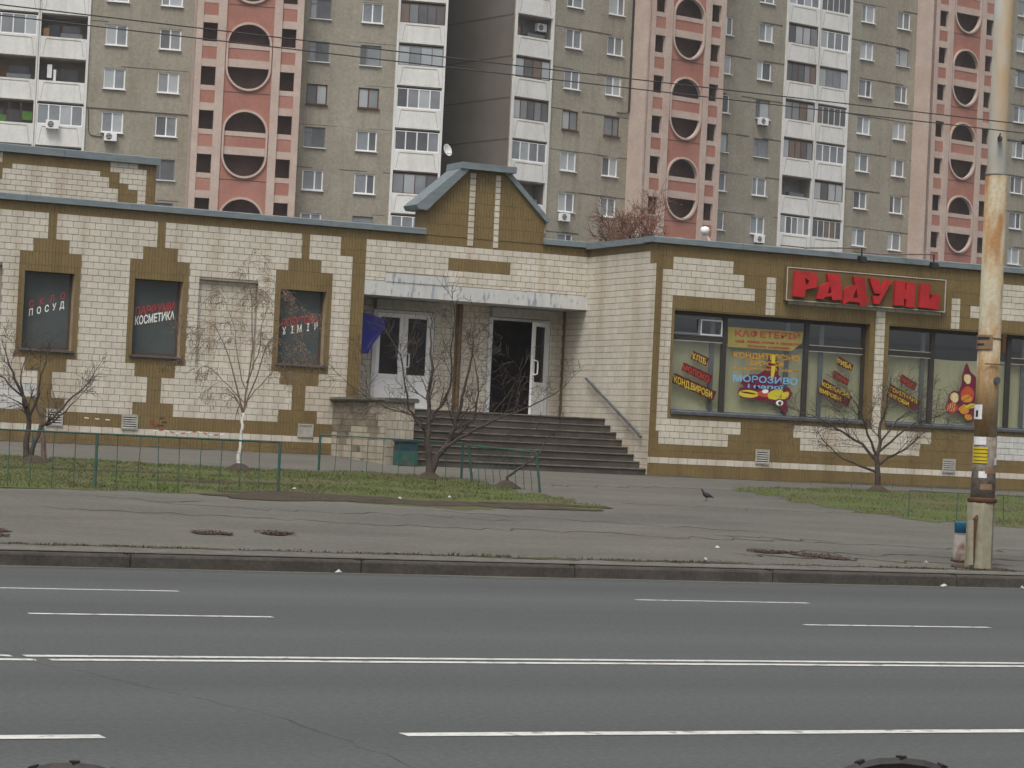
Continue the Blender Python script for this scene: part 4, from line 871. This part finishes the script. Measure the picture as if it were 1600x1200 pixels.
def block(name,loc,ang,s0,s1,z_hi,cols,wtop,logs,ltop,towers,otop,seed,label,seam,special):
    root=empty(name,loc,R(ang),shift=False); tag(root,label,'building'); r=random.Random(seed)
    zlo=1.0; floors=[wtop+2.81*k for k in range(-5,6) if wtop+2.81*k<z_hi-.3 and wtop+2.81*k>12]
    holes=[(c,c+1.38,t-1.34,t) for c in cols for t in floors]
    lz0=min(floors)-3.2
    lh=[]
    for a,b in logs: lh.append((a,b,ltop-2.81*5-1.4,z_hi))
    m_=holed(s0,s1,zlo,z_hi,holes,DEP+.05,lambda s,d,z:(s,d,z)) if not logs else holed(s0,s1,zlo,z_hi,holes+lh,DEP+.05,lambda s,d,z:(s,d,z))
    m_.build('wall','apt_wall',root)
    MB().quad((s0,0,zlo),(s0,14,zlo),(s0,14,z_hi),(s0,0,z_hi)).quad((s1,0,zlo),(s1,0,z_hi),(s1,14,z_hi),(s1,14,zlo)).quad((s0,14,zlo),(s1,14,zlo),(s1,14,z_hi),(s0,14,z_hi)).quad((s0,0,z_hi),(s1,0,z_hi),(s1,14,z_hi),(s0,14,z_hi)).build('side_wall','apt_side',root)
    for ci,c in enumerate(cols):
        for t in floors:
            fi=round((t-wtop)/2.81); sp=special.get((ci,fi))
            k,f=sp if sp else r.choice([('mid','pvc'),('left','pvc'),('right','pvc'),('left','pvc'),('old','grey_frame')])
            apt_window(root,c,t,k,f,r)
    for li,(a,b) in enumerate(logs):
        for k in range(-5,5):
            zp=ltop+2.81*k
            if zp>z_hi-1.4: continue
            st=special.get(('L',li,k)) or r.choice(['white4','wood5','grey4','wood4','slim5','clutter','white4'])
            loggia(root,a,b,zp,st,r,None)
        MB().box(a-.12,a+.03,-.13,.1,ltop-15.4,z_hi).box(b-.03,b+.12,-.13,.1,ltop-15.4,z_hi).build('divider','apt_white',root)
    for t0 in towers: tower(root,t0,otop,zlo,z_hi,2.0,r)
    # panel joints
    for t in floors:
        dz=.14 if seam=='pale' else .04
        iv=sub([(s0,s1)],[(a-.12,b+.12) for a,b in logs]+[(t0,t0+6.85) for t0 in towers])
        for a,b in iv:
            x=a
            while x<b-.05:
                e=min(b,x+r.uniform(.8,2.2)); wd=r.choice([.015,.02,.03]) if seam=='pale' else r.choice([.025,.05,.06,.035])
                zc=t+dz+r.uniform(-.01,.01)
                mm='apt_seam_pale' if (seam=='pale' and r.random()<.5) else 'apt_seam'
                if r.random()<.8: MB().box(x,e,-.006,.0,zc-wd,zc+wd).build('panel_seam',mm,root)
                x=e
    for j in range(6):
        MB().box(s0-.012,s0,0,9,wtop-2.81*j+.3,wtop-2.81*j+.38).build('panel_seam','apt_seam',root); MB().box(s0-.012,s0,0,9,wtop+2.81*j+2.9,wtop+2.81*j+2.98).build('panel_seam','apt_seam',root)
    return root
BL=block('apartment_block',(44.2,158.29,0),-12,-14,21.62,46,[-.6,2.84,12.5,15.93],27.07,[(-8.0,-4.88),(-4.72,-1.74),(18.42,21.5)],25.95,[4.98],27.6,11,
  'grey concrete apartment block with one pink stair tower, behind the left shop wing','pale',
  {('L',1,0):'clutter',('L',1,-1):'laundry',('L',1,-2):'white4',('L',0,0):'slim4' if False else 'white4',('L',0,-1):'clutter',('L',0,-2):'green',('L',2,1):'wood5',('L',2,0):'grey4',('L',2,-1):'white4',('L',2,-2):'white4',('L',2,-3):'wood4',('L',2,-4):'white4',
   (2,-1+0):('mid','wood_frame'),(3,-1):('mid','wood_frame'),(2,0):('old','grey_frame'),(3,0):('old','grey_frame'),(2,1):('old','grey_frame'),(3,1):('mid','pvc'),(0,0):('mid','pvc'),(1,0):('mid','pvc'),(0,-1):('mid','pvc'),(1,-1):('mid','pvc'),(0,-2):('mid','pvc'),(1,-2):('mid','pvc')})
BR=block('apartment_block',(75.92,155.97,0),12,-5.35,52,52,[-.87,2.8,12.9,16.82,27.08,30.87,40.6,44.2],30.0,[(-5.15,-2.1),(19.58,22.66),(22.84,25.9)],28.95,[5.0,32.98],27.6,23,
  'grey concrete apartment block with two pink stair towers, behind the right shop wing','dark',
  {('L',0,0):'clutter',('L',0,-1):'wood4',('L',0,-2):'wood5',('L',0,-3):'white4',('L',0,-4):'clutter',('L',1,0):'wood5',('L',1,-1):'wood4',('L',1,-2):'wood5',('L',1,-3):'clutter',('L',1,-4):'white5',('L',2,0):'grey4',('L',2,-1):'slim5',('L',2,-2):'white4',('L',2,-3):'wood4',('L',2,-4):'slim5',
   (0,0):('mid','pvc'),(1,0):('mid','pvc'),(0,-1):('mid','pvc'),(1,-1):('mid','pvc'),(0,-2):('mid','wood_frame'),(1,-2):('right','wood_frame'),(0,-3):('mid','pvc'),(1,-3):('mid','pvc'),(4,-1):('mid','pvc'),(5,-1):('mid','pvc')})
MB().box(4.86,4.96,-.14,-.03,24.9,50).build('drainpipe','darkframe',BR); MB().tube([(4.9,-.09,24.9),(4.7,-.09,24.75),(3.9,-.05,24.72)],.04,5).build('drainpipe','darkframe',BR)
MB().tube([(-1.45,-.04,21.6),(-1.4,-.04,20.1),(-1.2,-.04,19.85),(-.5,-.05,19.8)],.03,4).build('cable','apt_seam',BL); MB().tube([(-1.6,-.03,21.62),(1.0,-.03,21.62),(4.9,-.03,21.6)],.03,4).build('cable','apt_seam',BL)
sd=empty('satellite_dish',(44.2+21.75*math.cos(R(-12)),158.29+21.75*math.sin(R(-12))-.3,20.0),R(-12),shift=False); tag(sd,'small white satellite dish at the corner of the left apartment block','satellite dish')
o=MB().lathe([(.02,0),(.2,.02),(.33,.07),(.42,.15),(.40,.15),(.3,.09),(.02,.03)],16).build('dish','pvc',sd,smooth=True); o.rotation_euler=(R(75),0,R(40)); o.location=(.1,0,.5)
MB().tube([(-.2,.3,.2),(0,.1,.35),(.1,0,.5)],.03,5).tube([(.1,-.1,.3),(.55,-.35,.3)],.02,5).build('arm','steel',sd)
# air conditioners
acb=None
def aircon(frame,s,z,label,y=-.30,white=True):
    o_,a=frame; c,sn=math.cos(R(a)),math.sin(R(a)); p=(o_[0]+s*c-y*sn,o_[1]+s*sn+y*c,z)
    e=empty('air_conditioner',p,R(a),shift=False); tag(e,label,'air conditioner','air conditioners on the apartment walls')
    MB().box(-.4,.4,-.13,.17,0,.54).build('housing','pvc',e)
    m_=MB().lathe([(.20,0),(.20,.012),(.16,.012)],18); 
    f=m_.build('fan_grille','vent_dark',e); f.rotation_euler=(R(90),0,0); f.location=(-.1,-.131,.27)
    for k in range(3): MB().box(-.30,.10,-.148,-.142,.17+.1*k,.19+.1*k).build('grille_bar','pvc',e)
    MB().box(-.34,-.30,-.1,.28,-.06,-.0).box(.30,.34,-.1,.28,-.06,-.0).build('bracket','steel',e)
FL=((44.2,158.29),-12); FR=((75.92,155.97),12)
aircon(FL,0,19.55,'air conditioner under a window right of the white loggias'); aircon(FL,-3.7,20.05,'air conditioner hung on a white loggia parapet at the far left',y=-.42)
aircon(FR,-.5,16.75,'air conditioner under a window just right of the tiled gable'); aircon(FR,17.35,25.35,'upper of two air conditioners right of the middle stair tower'); aircon(FR,17.5,16.8,'lower of two air conditioners right of the middle stair tower')
aircon(FR,-2.6,29.55,'air conditioner inside a loggia at the corner of the right block',y=.6)
# ------------------------------------------------------------------ trees
CR=Vector((.9072,-.4207,0)); CF=Vector((.4207,.9072,0))
def twigs(mb,p,d,L,r,lev,rg,par,leafs=None):
    n=4 if lev else 5; pts=[p.copy()]; q=p.copy(); dd=d.copy()
    for i in range(n):
        dd=(dd+Vector((rg.gauss(0,par['wig']),rg.gauss(0,par['wig']),rg.gauss(0,par['wig'])+par['up'][min(lev,len(par['up'])-1)]))).normalized()
        q=q+dd*(L/n); pts.append(q.copy())
    rad=[max(par['rmin'],r*(1-.75*i/n)) for i in range(n+1)]
    mb.tube(pts,rad,5 if lev<1 else 3,cap=False)
    if leafs is not None and lev>=par['leaflev']:
        for i in range(1,n+1):
            for _ in range(par['nleaf']):
                c=pts[i]+Vector((rg.gauss(0,.05),rg.gauss(0,.05),rg.gauss(-.02,.05))); s=par['leaf']*rg.uniform(.6,1.3)
                a=Vector((rg.gauss(0,1),rg.gauss(0,1),rg.gauss(0,1))).normalized(); b=a.cross(Vector((rg.gauss(0,1),rg.gauss(0,1),rg.gauss(0,1)))).normalized()
                leafs.quad(tuple(c-a*s),tuple(c-b*s*.55),tuple(c+a*s),tuple(c+b*s*.55))
    if lev<par['lev']:
        k=par['n'][min(lev,len(par['n'])-1)]
        for j in range(k):
            t=rg.uniform(.25,1.0); i=min(n-1,int(t*n)); f=t*n-i; bp=pts[i].lerp(pts[i+1],f)
            ax=(pts[i+1]-pts[i]).normalized(); side=ax.cross(Vector((rg.gauss(0,1),rg.gauss(0,1),rg.gauss(0,1)))).normalized()
            ang=R(rg.uniform(25,60)); nd=(ax*math.cos(ang)+side*math.sin(ang)).normalized()
            twigs(mb,bp,nd,L*rg.uniform(*par['lr']),max(par['rmin'],r*(1-.6*t)*.6),lev+1,rg,par,leafs)
def tree(name,base,limbs,par,label,cat='tree',seed=1,m_trunk='bark',m_twig='bark',leafmat=None,group='bare trees in front of the shop'):
    rg=random.Random(seed); b=Vector(base); e=empty(name,base); tag(e,label,cat,group)
    tr=MB(); cr=MB(); lf=MB() if leafmat else None
    for pts,r0,r1 in limbs:
        P=[b+CR*x+CF*d+Vector((0,0,z)) for x,z,d in pts]
        Q=[]  # smooth a little
        for i in range(len(P)-1):
            for k in range(3): t=k/3; Q.append(P[i].lerp(P[i+1],t)+Vector((rg.gauss(0,.012),rg.gauss(0,.012),rg.gauss(0,.008))))
        Q.append(P[-1]); n=len(Q); (tr if pts is limbs[0][0] else cr).tube(Q,[(r0+(r1-r0)*i/(n-1))*.85 for i in range(n)],7,cap=True)
        L=sum((P[i+1]-P[i]).length for i in range(len(P)-1))
        for j in range(int(par['den']*L)):
            t=rg.uniform(par['t0'],1.0); i=min(n-2,int(t*(n-1))); bp=Q[i].lerp(Q[i+1],rg.random())
            if bp.z-b.z<par['hmin']: continue
            ax=(Q[i+1]-Q[i]).normalized(); side=ax.cross(Vector((rg.gauss(0,1),rg.gauss(0,1),rg.gauss(0,1)))).normalized()
            ang=R(rg.uniform(20,60)); nd=(ax*math.cos(ang)+side*math.sin(ang)).normalized()
            twigs(cr,bp,nd,par['L']*rg.uniform(.5,1.2)*(1.1-.4*t),max(par['rmin'],(r0+(r1-r0)*t)*.33),0,rg,par,lf)
        twigs(cr,Q[-1],(Q[-1]-Q[-2]).normalized(),par['L']*.8,r1*.9,0,rg,par,lf)
    tr.build('trunk',m_trunk,e,smooth=True); c=cr.build('crown',m_twig,e)
    if lf is not None and lf.v: o=lf.build('foliage',leafmat,e); 
    return e
pb=dict(wig=.15,up=[.05,.03,.02],rmin=.0032,lev=2,n=[5,4],lr=(.4,.7),den=3.8,t0=.25,hmin=.6,L=.85,leaflev=9,nleaf=0,leaf=.02)
k3=lambda pts,s,bx,by,ds: [((x-bx)/s,(by-y)/s,d) for (x,y),d in zip(pts,ds)]
# multi-stem tree in front of the steps (79 px per metre)
S=79; L3=lambda pts,*d: k3(pts,S,670,748,list(d)+[d[-1] if d else 0]*(len(pts)-len(d)))
tree('bare_tree',(19.79,46.4,.80),[(L3([(670,748),(669,715),(666,690),(667,660),(662,620),(668,575),(664,535)],0,0,0,.05,.1,.15),.095,.022),
  (L3([(672,745),(682,712),(698,690),(706,668),(716,630),(722,590),(730,545)],0,0,.05,0,-.1,-.15),.08,.02),
  (L3([(684,712),(700,692),(720,668),(737,650),(742,610),(735,570)],0,.1,.2,.3,.4,.5),.045,.015),
  (L3([(690,700),(715,682),(745,663),(775,648),(812,632),(850,612)],0,0,-.1,-.2,-.3,-.3),.045,.013),
  (L3([(667,678),(650,662),(634,640),(628,608),(622,575),(612,548)],0,0,-.1,-.2,-.2),.035,.012),
  (L3([(668,655),(690,625),(700,590),(695,545),(700,500)],0,-.1,-.2,-.3,-.3),.035,.012),
  (L3([(640,650),(600,640),(570,625),(550,612)],-.2,-.3,-.4,-.5),.02,.008)],dict(pb,den=3.2,L=.95),'large leafless multi-stemmed tree standing in front of the shop steps',seed=3)
# wide bare tree before the right wing (69 px per metre)
S4=69; L4=lambda pts,*d: k3(pts,S4,1370,768,list(d)+[d[-1] if d else 0]*(len(pts)-len(d)))
tree('bare_tree',(31.75,48.58,.88),[(L4([(1370,768),(1370,740),(1368,715),(1372,690),(1372,660),(1382,630)],0,0,0,.1,.2),.09,.02),
  (L4([(1369,738),(1340,728),(1310,718),(1288,700)],0,-.1,-.3,-.4),.04,.014),(L4([(1368,722),(1345,695),(1315,678),(1280,660),(1258,652)],0,.1,.2,.2,.3),.045,.012),
  (L4([(1368,715),(1350,680),(1340,650),(1322,625)],0,-.1,-.2,-.3),.04,.012),(L4([(1372,725),(1395,710),(1420,695),(1445,668)],0,.1,.2,.2),.04,.012),
  (L4([(1371,705),(1395,680),(1420,660),(1455,645)],0,-.2,-.3,-.5),.035,.01),(L4([(1372,690),(1400,655),(1430,630)],0,.1,.3),.03,.01)],dict(pb,den=4.4,L=.85,hmin=.7),'low wide leafless tree in front of the display windows',seed=8)
# bushy bare tree at the far left
S1=80; L1=lambda pts,*d: k3(pts,S1,42,722,list(d)+[d[-1] if d else 0]*(len(pts)-len(d)))
tree('bare_tree',(11.75,46.6,.81),[(L1([(42,722),(40,690),(41,660),(36,630),(20,600),(8,570)],0,0,0,-.1,-.2),.08,.015),(L1([(41,660),(50,630),(55,600),(60,570)],0,.1,.1,.2),.035,.012),
  (L1([(44,720),(52,690),(58,668),(75,655),(95,630),(120,605)],0,0,.1,.1,.2),.06,.012),(L1([(57,668),(72,662),(90,645),(105,628)],.1,.2,.3,.3),.03,.01),(L1([(40,650),(30,625),(5,600),(-10,590)],0,-.1,-.2,-.3),.03,.01),(L1([(37,640),(28,605),(30,575)],-.1,-.1,0),.03,.01)],
  dict(pb,den=3.0,L=.62,hmin=.75),'leafless many-branched tree at the far left behind the fence',seed=12)
e_=empty('tree_stake',(12.3,47.5,.84)); tag(e_,'short pale leaning trunk beside the far left tree','stump')
MB().tube([(12.3,47.5,.80),(12.27,47.5,1.2),(12.2,47.5,1.7),(12.02,47.48,2.05)],[.06,.05,.045,.035],7).build('trunk','bark_light',e_)
# small leaning sapling by the bent fence
L6=lambda pts,*d: k3(pts,79,790,762,list(d)+[d[-1] if d else 0]*(len(pts)-len(d)))
tree('sapling',(20.49,44.25,.73),[(L6([(788,762),(792,745),(810,732),(828,718),(845,695),(858,675)],0,0,.1,.1,.2),.04,.01)],dict(pb,den=2.2,L=.4,hmin=.35),'small crooked sapling leaning over the bent end of the fence',seed=5)
# birch
pbirch=dict(wig=.13,up=[-.12,-.30,-.34],rmin=.003,lev=2,n=[5,4],lr=(.5,.85),den=2.6,t0=.35,hmin=1.2,L=.62,leaflev=2,nleaf=1,leaf=.016)
L2=lambda pts,*d: k3(pts,80,372,735,list(d)+[d[-1] if d else 0]*(len(pts)-len(d)))
tree('birch_tree',(15.9,46.65,.81),[(L2([(372,735),(373,700),(375,665),(375,645)],0),.052,.03),
  (L2([(375,650),(380,600),(384,540),(380,480),(372,430)],0,0,.1,.1,0),.026,.005),(L2([(376,640),(392,590),(405,540),(424,505),(440,495)],0,.1,.2,.3,.3),.02,.004),(L2([(375,645),(360,590),(345,545),(325,512),(306,505)],0,-.1,-.2,-.2,-.1),.02,.004),
  (L2([(378,600),(395,555),(400,510),(412,470)],0,-.2,-.4,-.5),.016,.004),(L2([(377,610),(362,565),(355,520),(338,480)],0,.2,.3,.4),.016,.004),(L2([(376,630),(400,600),(425,575),(440,560)],0,0,-.1,-.2),.015,.004),(L2([(376,630),(350,605),(322,580),(300,572)],0,0,.1,.1),.015,.004)],pbirch,'slender white-barked birch with drooping twigs and few brown leaves',seed=6,m_trunk='birch',m_twig='bark_light',leafmat='leaf_birch')
# russet tree behind the roof
pr=dict(wig=.16,up=[.10,.05,.02],rmin=.008,lev=2,n=[6,4],lr=(.4,.7),den=4,t0=.45,hmin=5.5,L=1.5,leaflev=2,nleaf=1,leaf=.03)
tree('russet_tree',(41.3,79.9,1.27),[([(0,0,0),(.05,3,0),(0,6,.1),(.1,8.0,.2)],.13,.04),([(0,5,0),(.5,6.8,.2),(.8,8.2,.1)],.06,.02),([(0,5,0),(-.5,6.5,-.2),(-.6,7.4,-.3)],.06,.02)],pr,'reddish brown twiggy tree rising behind the shop roof',seed=9,m_trunk='bark',m_twig='leaf_rust',leafmat='leaf_rust',group='trees behind the shop')
# ------------------------------------------------------------------ fences
def fence(label,p0,p1,h0,h1,nb,lean=0.0,name='low_fence',rail='teal',endposts=(1,1),mid=None,w=.0065,rr=.016):
    e=empty(name,(p0[0],p0[1],gz(p0[1]))); tag(e,label,'fence','low teal fences round the lawns'); a=Vector((p0[0],p0[1],gz(p0[1]))); b=Vector((p1[0],p1[1],gz(p1[1])))
    ta=a+Vector((lean,0,h0)); tb=b+Vector((lean,0,h1)); MB().tube([tuple(ta),tuple(tb)],rr,6).build('top_rail',rail,e)
    for k in range(nb+1):
        t=k/nb; B_=a.lerp(b,t); T_=ta.lerp(tb,t); end=k in(0,nb); post=(k==0 and endposts[0]) or (k==nb and endposts[1]) or (mid and k in mid)
        j=0 if post else rng.uniform(-.03,.03)
        MB().tube([tuple(B_-Vector((0,0,.05))),tuple(T_+Vector((j,0,0)))],.024 if post else w,6 if post else 4).build('post' if post else 'baluster',rail,e)
    return e
fence('long teal pipe fence along the front of the left lawn',(4.4,38.2),(14.45,40.3),.93,.83,27,endposts=(1,1),mid=(0,9,18,))
fence('teal pipe fence at the back of the left lawn before the steps',(18.02,47.9),(20.72,46.9),.72,.72,9)
fence('bent teal fence end leaning beside the small sapling',(20.5,45.85),(20.68,43.1),.72,.75,9,lean=-.12)
fence('thin teal wire fence round the right lawn behind the pole',(26.6,39.6),(31.0,38.3),.50,.50,5,w=.009,endposts=(0,0),rr=.008)
fence('thin teal fence beside the wall of the right wing',(31.0,50.2),(37.6,50.1),.10,.10,6,w=.007,endposts=(0,0),rr=.008)
# ------------------------------------------------------------------ trolleybus pole and wires
PO=empty('trolley_pole',(20.555,28.84,.2)); tag(PO,'rusty grey-green trolleybus pole with torn posters on a concrete base','pole')
m_=MB()
def ngon(mb,prof,n,c,ph=0):
    base=len(mb.v)
    for r_,z in prof:
        for q in range(n): t=ph+2*math.pi*q/n; mb.v.append((c[0]+r_*math.cos(t),c[1]+r_*math.sin(t),z))
    for k in range(len(prof)-1):
        for q in range(n): i=base+k*n; mb.f.append((i+q,i+(q+1)%n,i+n+(q+1)%n,i+n+q))
    mb.f.append(tuple(base+(len(prof)-1)*n+q for q in range(n)))
ngon(m_,[(.20,.10),(.19,.30),(.19,1.06),(.185,1.10)],8,(20.545,28.84),.39); m_.build('concrete_base','pole_base',PO)
MB().lathe([(.19,1.10),(.20,1.12),(.20,1.15),(.17,1.17)],20,(20.56,28.84)).build('flange','rust',PO)
MB().lathe([(.165,1.17),(.16,2.0)],22,(20.565,28.84)).build('grimy_section','pole_grime',PO,smooth=True)
MB().lathe([(.158,2.0),(.155,3.35)],22,(20.565,28.84)).build('lower_tube','rust_pole',PO,smooth=True)
MB().lathe([(.163,3.35),(.163,3.37),(.155,3.38),(.15,5.6)],22,(20.565,28.84)).build('tube','rust_pole',PO,smooth=True)
MB().lathe([(.15,5.6),(.152,5.62),(.13,5.66),(.122,9.2)],22,(20.56,28.84)).build('upper_tube','grey_pole',PO,smooth=True)
MB().tube([(20.36,28.72,.25),(20.34,28.70,.55),(20.36,28.70,.88),(20.40,28.72,.92)],[.025,.03,.03,.02],6).build('earth_strap','rust',PO)
MB().tube([(20.33,28.72,.25),(20.31,28.72,.85)],.045,6).build('conduit','pole_base',PO)
MB().lathe([(.05,0),(.05,.03),(.02,.03)],12).build('hatch','steel',PO,o=(0,0,0),loc=(.04,-.16,2.58)).rotation_euler=(R(90),0,0)
def curved(u0,u1,z0,z1,m_,nm,rad=.167,parent=PO,c=(20.565,28.84)):
    """paper wrapped on the pole between angles u0..u1 (degrees, -Y = 0)"""
    k=MB(); n=6
    for i in range(n):
        a=R(u0+(u1-u0)*i/n); b=R(u0+(u1-u0)*(i+1)/n)
        k.quad((c[0]+rad*math.sin(a),c[1]-rad*math.cos(a),z0),(c[0]+rad*math.sin(b),c[1]-rad*math.cos(b),z0),(c[0]+rad*math.sin(b),c[1]-rad*math.cos(b),z1),(c[0]+rad*math.sin(a),c[1]-rad*math.cos(a),z1))
    return k.build(nm,m_,parent)
curved(-100,-22,1.64,1.86,'yellow_paper','poster',.172); curved(-95,-30,1.89,2.0,'paper','poster',.171)
for i in range(4): curved(-92,-24+3*i,1.67+.05*i,1.68+.05*i,'ink','poster_print',.1735)
curved(20,58,1.62,1.72,'paper','poster',.168); curved(-60,-20,1.44,1.53,'paper','poster_scrap',.168); curved(45,75,1.20,1.26,'paper','poster_scrap',.17); curved(50,80,1.32,1.37,'paper','poster_scrap',.17); curved(-50,10,1.28,1.36,'brown_plate','poster_scrap',.169); curved(-30,30,1.5,1.58,'brown_plate','poster_scrap',.169)
curved(-115,-55,2.24,2.44,'paper','number_plate',.166); curved(-92,-76,2.27,2.36,'ink','plate_print',.168)
curved(-120,-20,3.20,3.40,'brown_plate','notice_plate',.172); curved(-105,-35,3.33,3.37,'ink','plate_print',.1735); curved(-105,-60,3.25,3.28,'ink','plate_print',.1735)
MB().tube([(20.41,28.7,3.0),(20.56,28.66,3.0),(20.72,28.7,3.0)],.008,4).build('band','rust',PO)
MB().box(20.70,20.76,28.72,28.8,3.16,3.42).build('box','rust',PO)
MB().tube([(20.56,28.84,6.1),(20.0,28.0,6.05)],.012,4).tube([(20.56,28.84,6.1),(22.6,28.2,6.05)],.012,4).tube([(20.5,28.7,6.09),(20.42,28.6,6.085)],.035,6).tube([(20.9,28.75,6.09),(21.0,28.72,6.085)],.035,6).build('span_wire','wire',PO)
for Y_,z_,lb in ((25.4,5.80,'upper of the two dark trolley wires crossing the picture'),(25.95,5.78,'lower of the two dark trolley wires crossing the picture')):
    m_=MB(); m_.tube([(-60+12*i,Y_,z_-.0+.015*math.cos(i*1.5)) for i in range(16)],.007,5); o=m_.build('trolley_wire','wire'); tag(o,lb,'wire','trolleybus wires over the road')
# litter bin by the pole
UB=empty('litter_urn',(20.98,29.86,.23)); tag(UB,'tapering pinkish concrete litter urn with a bright blue rim beside the pole','bin')
MB().lathe([(.16,.22),(.14,.30),(.115,.62)],14,(20.98,29.86)).build('body','urn',UB,smooth=True); m_=MB().lathe([(.117,.64),(.122,.78),(.127,.80),(.112,.80),(.108,.68)],16,(20.98,29.86)); m_.build('rim','blue_bin',UB,smooth=True)
MB().box(20.76,20.96,29.6,29.74,.22,.26).build('plinth','rust',UB)
# ------------------------------------------------------------------ pigeon
PG=empty('pigeon',(23.82,42.31,gz(42.31))); tag(PG,'dark grey pigeon standing on the pavement before the shop','bird'); z0=gz(42.31)
def loft(secs,n=12):
    m_=MB()
    for (x,y,z,ry,rz) in secs:
        for q in range(n): t=2*math.pi*q/n; m_.v.append((x,y+ry*math.cos(t),z+rz*math.sin(t)))
    for k in range(len(secs)-1):
        for q in range(n): i=k*n; m_.f.append((i+q,i+(q+1)%n,i+n+(q+1)%n,i+n+q))
    m_.f.append(tuple(reversed(range(n)))); m_.f.append(tuple((len(secs)-1)*n+q for q in range(n))); return m_
X,Y_=23.82,42.31
o=loft([(X+.15,Y_,z0+.07,.018,.006),(X+.10,Y_,z0+.085,.028,.012),(X+.05,Y_,z0+.105,.045,.035),(X,Y_,z0+.115,.055,.05),(X-.045,Y_,z0+.13,.05,.05),(X-.075,Y_,z0+.155,.035,.035),(X-.088,Y_,z0+.185,.022,.024),(X-.095,Y_,z0+.21,.022,.022),(X-.11,Y_,z0+.218,.018,.018),(X-.125,Y_,z0+.214,.008,.008),(X-.142,Y_,z0+.208,.002,.002)]).build('body','feather',PG,smooth=True); fix(o)
for s in (-1,1):
    MB().tube([(X,Y_+.02*s,z0+.08),(X-.005,Y_+.022*s,z0+.005),(X-.035,Y_+.025*s,z0+.004)],.006,5).build('leg','foot_red',PG)
    fix(loft([(X-.05,Y_+.047*s,z0+.13,.01,.03),(X,Y_+.056*s,z0+.12,.01,.04),(X+.06,Y_+.045*s,z0+.1,.009,.026),(X+.12,Y_+.02*s,z0+.085,.005,.008)],8).build('wing','feather',PG,smooth=True))
# ------------------------------------------------------------------ near railing (only its top ornaments reach into the picture)
def railing(cx,cy,ztop,label):
    e=empty('iron_railing',(cx,cy,.13)); tag(e,label,'railing','ornamental iron railings on the near pavement'); d=CR
    P=lambda a,z: (cx+d.x*a,cy+d.y*a,z)
    Rr=.2; zc=ztop-Rr
    MB().tube([P(Rr*math.cos(2*math.pi*i/36),zc+Rr*math.sin(2*math.pi*i/36)) for i in range(37)],.011,6).build('ring','iron',e)
    MB().tube([P(.10*math.cos(2*math.pi*i/24),zc+.10*math.sin(2*math.pi*i/24)) for i in range(25)],.006,6).build('inner_ring','iron',e)
    for k in range(20):
        t=2*math.pi*(k+.5)/20+.157
        MB().tube([P(.10*math.cos(t),zc+.10*math.sin(t)),P((Rr+.004)*math.cos(t),zc+(Rr+.004)*math.sin(t)),P((Rr+.012)*math.cos(t),zc+(Rr+.012)*math.sin(t))],[.008,.008,.0095],5).build('spoke','iron',e)
    for s in (-1,1):
        MB().tube([P(.62*s,.13),P(.62*s,ztop-.26)],.02,6).build('post','iron',e)
    MB().tube([P(-.62,ztop-.42),P(.62,ztop-.42)],.014,6).tube([P(-.62,.25),P(.62,.25)],.014,6).build('rail','iron',e)
    for k in range(9): MB().tube([P(-.5+.125*k,.25),P(-.5+.125*k,ztop-.42)],.008,5).build('bar','iron',e)
railing(2.27,3.37,1.170,'ornate black iron railing with a spoked ring, cut off at the bottom right'); railing(1.09,3.92,1.100,'ornate black iron railing with a spoked ring, cut off at the bottom left')
# ------------------------------------------------------------------ litter
lr_=random.Random(2)
for i,(x,y) in enumerate([(10.7,27.62),(16.3,28.9),(17.6,30.9),(20.0,29.3),(15.0,41.0),(16.3,39.4),(22.3,49.9),(17.6,40.3),(19.1,27.55),(20.3,27.5),(24.9,31.5)]):
    z=gz(y) if y>27.8 else .004; s=lr_.uniform(.02,.042)
    m_=MB(); m_.v=[(-s,-s*.7,.012),(s*.8,-s,.02),(s,s*.6,.012),(-s*.5,s,.03),(0,0,.05)]; m_.f=[(0,1,4),(1,2,4),(2,3,4),(3,0,4)]
    o=m_.build('paper_scrap','scrap',loc=(x,y,z)); o.rotation_euler=(0,0,lr_.uniform(0,6)); tag(o,'small scrap of white litter '+['lying in the gutter below the far left leaf hollows','on the pavement edge left of the leaf drift','on the pavement above the leaf drift','on the pavement just left of the pole','on the grass right of the long fence end','on the bare soil at the lawn edge','at the foot of the entrance steps','on the grass before the large bare tree','in the gutter left of the pole','in the gutter right of the pole','on the pavement beyond the pole'][i],'litter','scraps of white litter')

# ------------------------------------------------------------------ haze
hm=bpy.data.materials.new('haze'); hm.use_nodes=True; hn=hm.node_tree.nodes; hn.remove(hn['Principled BSDF'])
pv=hn.new('ShaderNodeVolumePrincipled'); pv.inputs['Color'].default_value=(.93,.95,.97,1); pv.inputs['Density'].default_value=.0004; pv.inputs['Anisotropy'].default_value=.2
hm.node_tree.links.new(pv.outputs[0],hn['Material Output'].inputs['Volume'])
MATS['haze']=hm
hz_=MB().box(-352,452,-62,522,-1.1,56).build('haze','haze'); tag(hz_,'thin pale winter haze in the air','haze',kind='stuff')
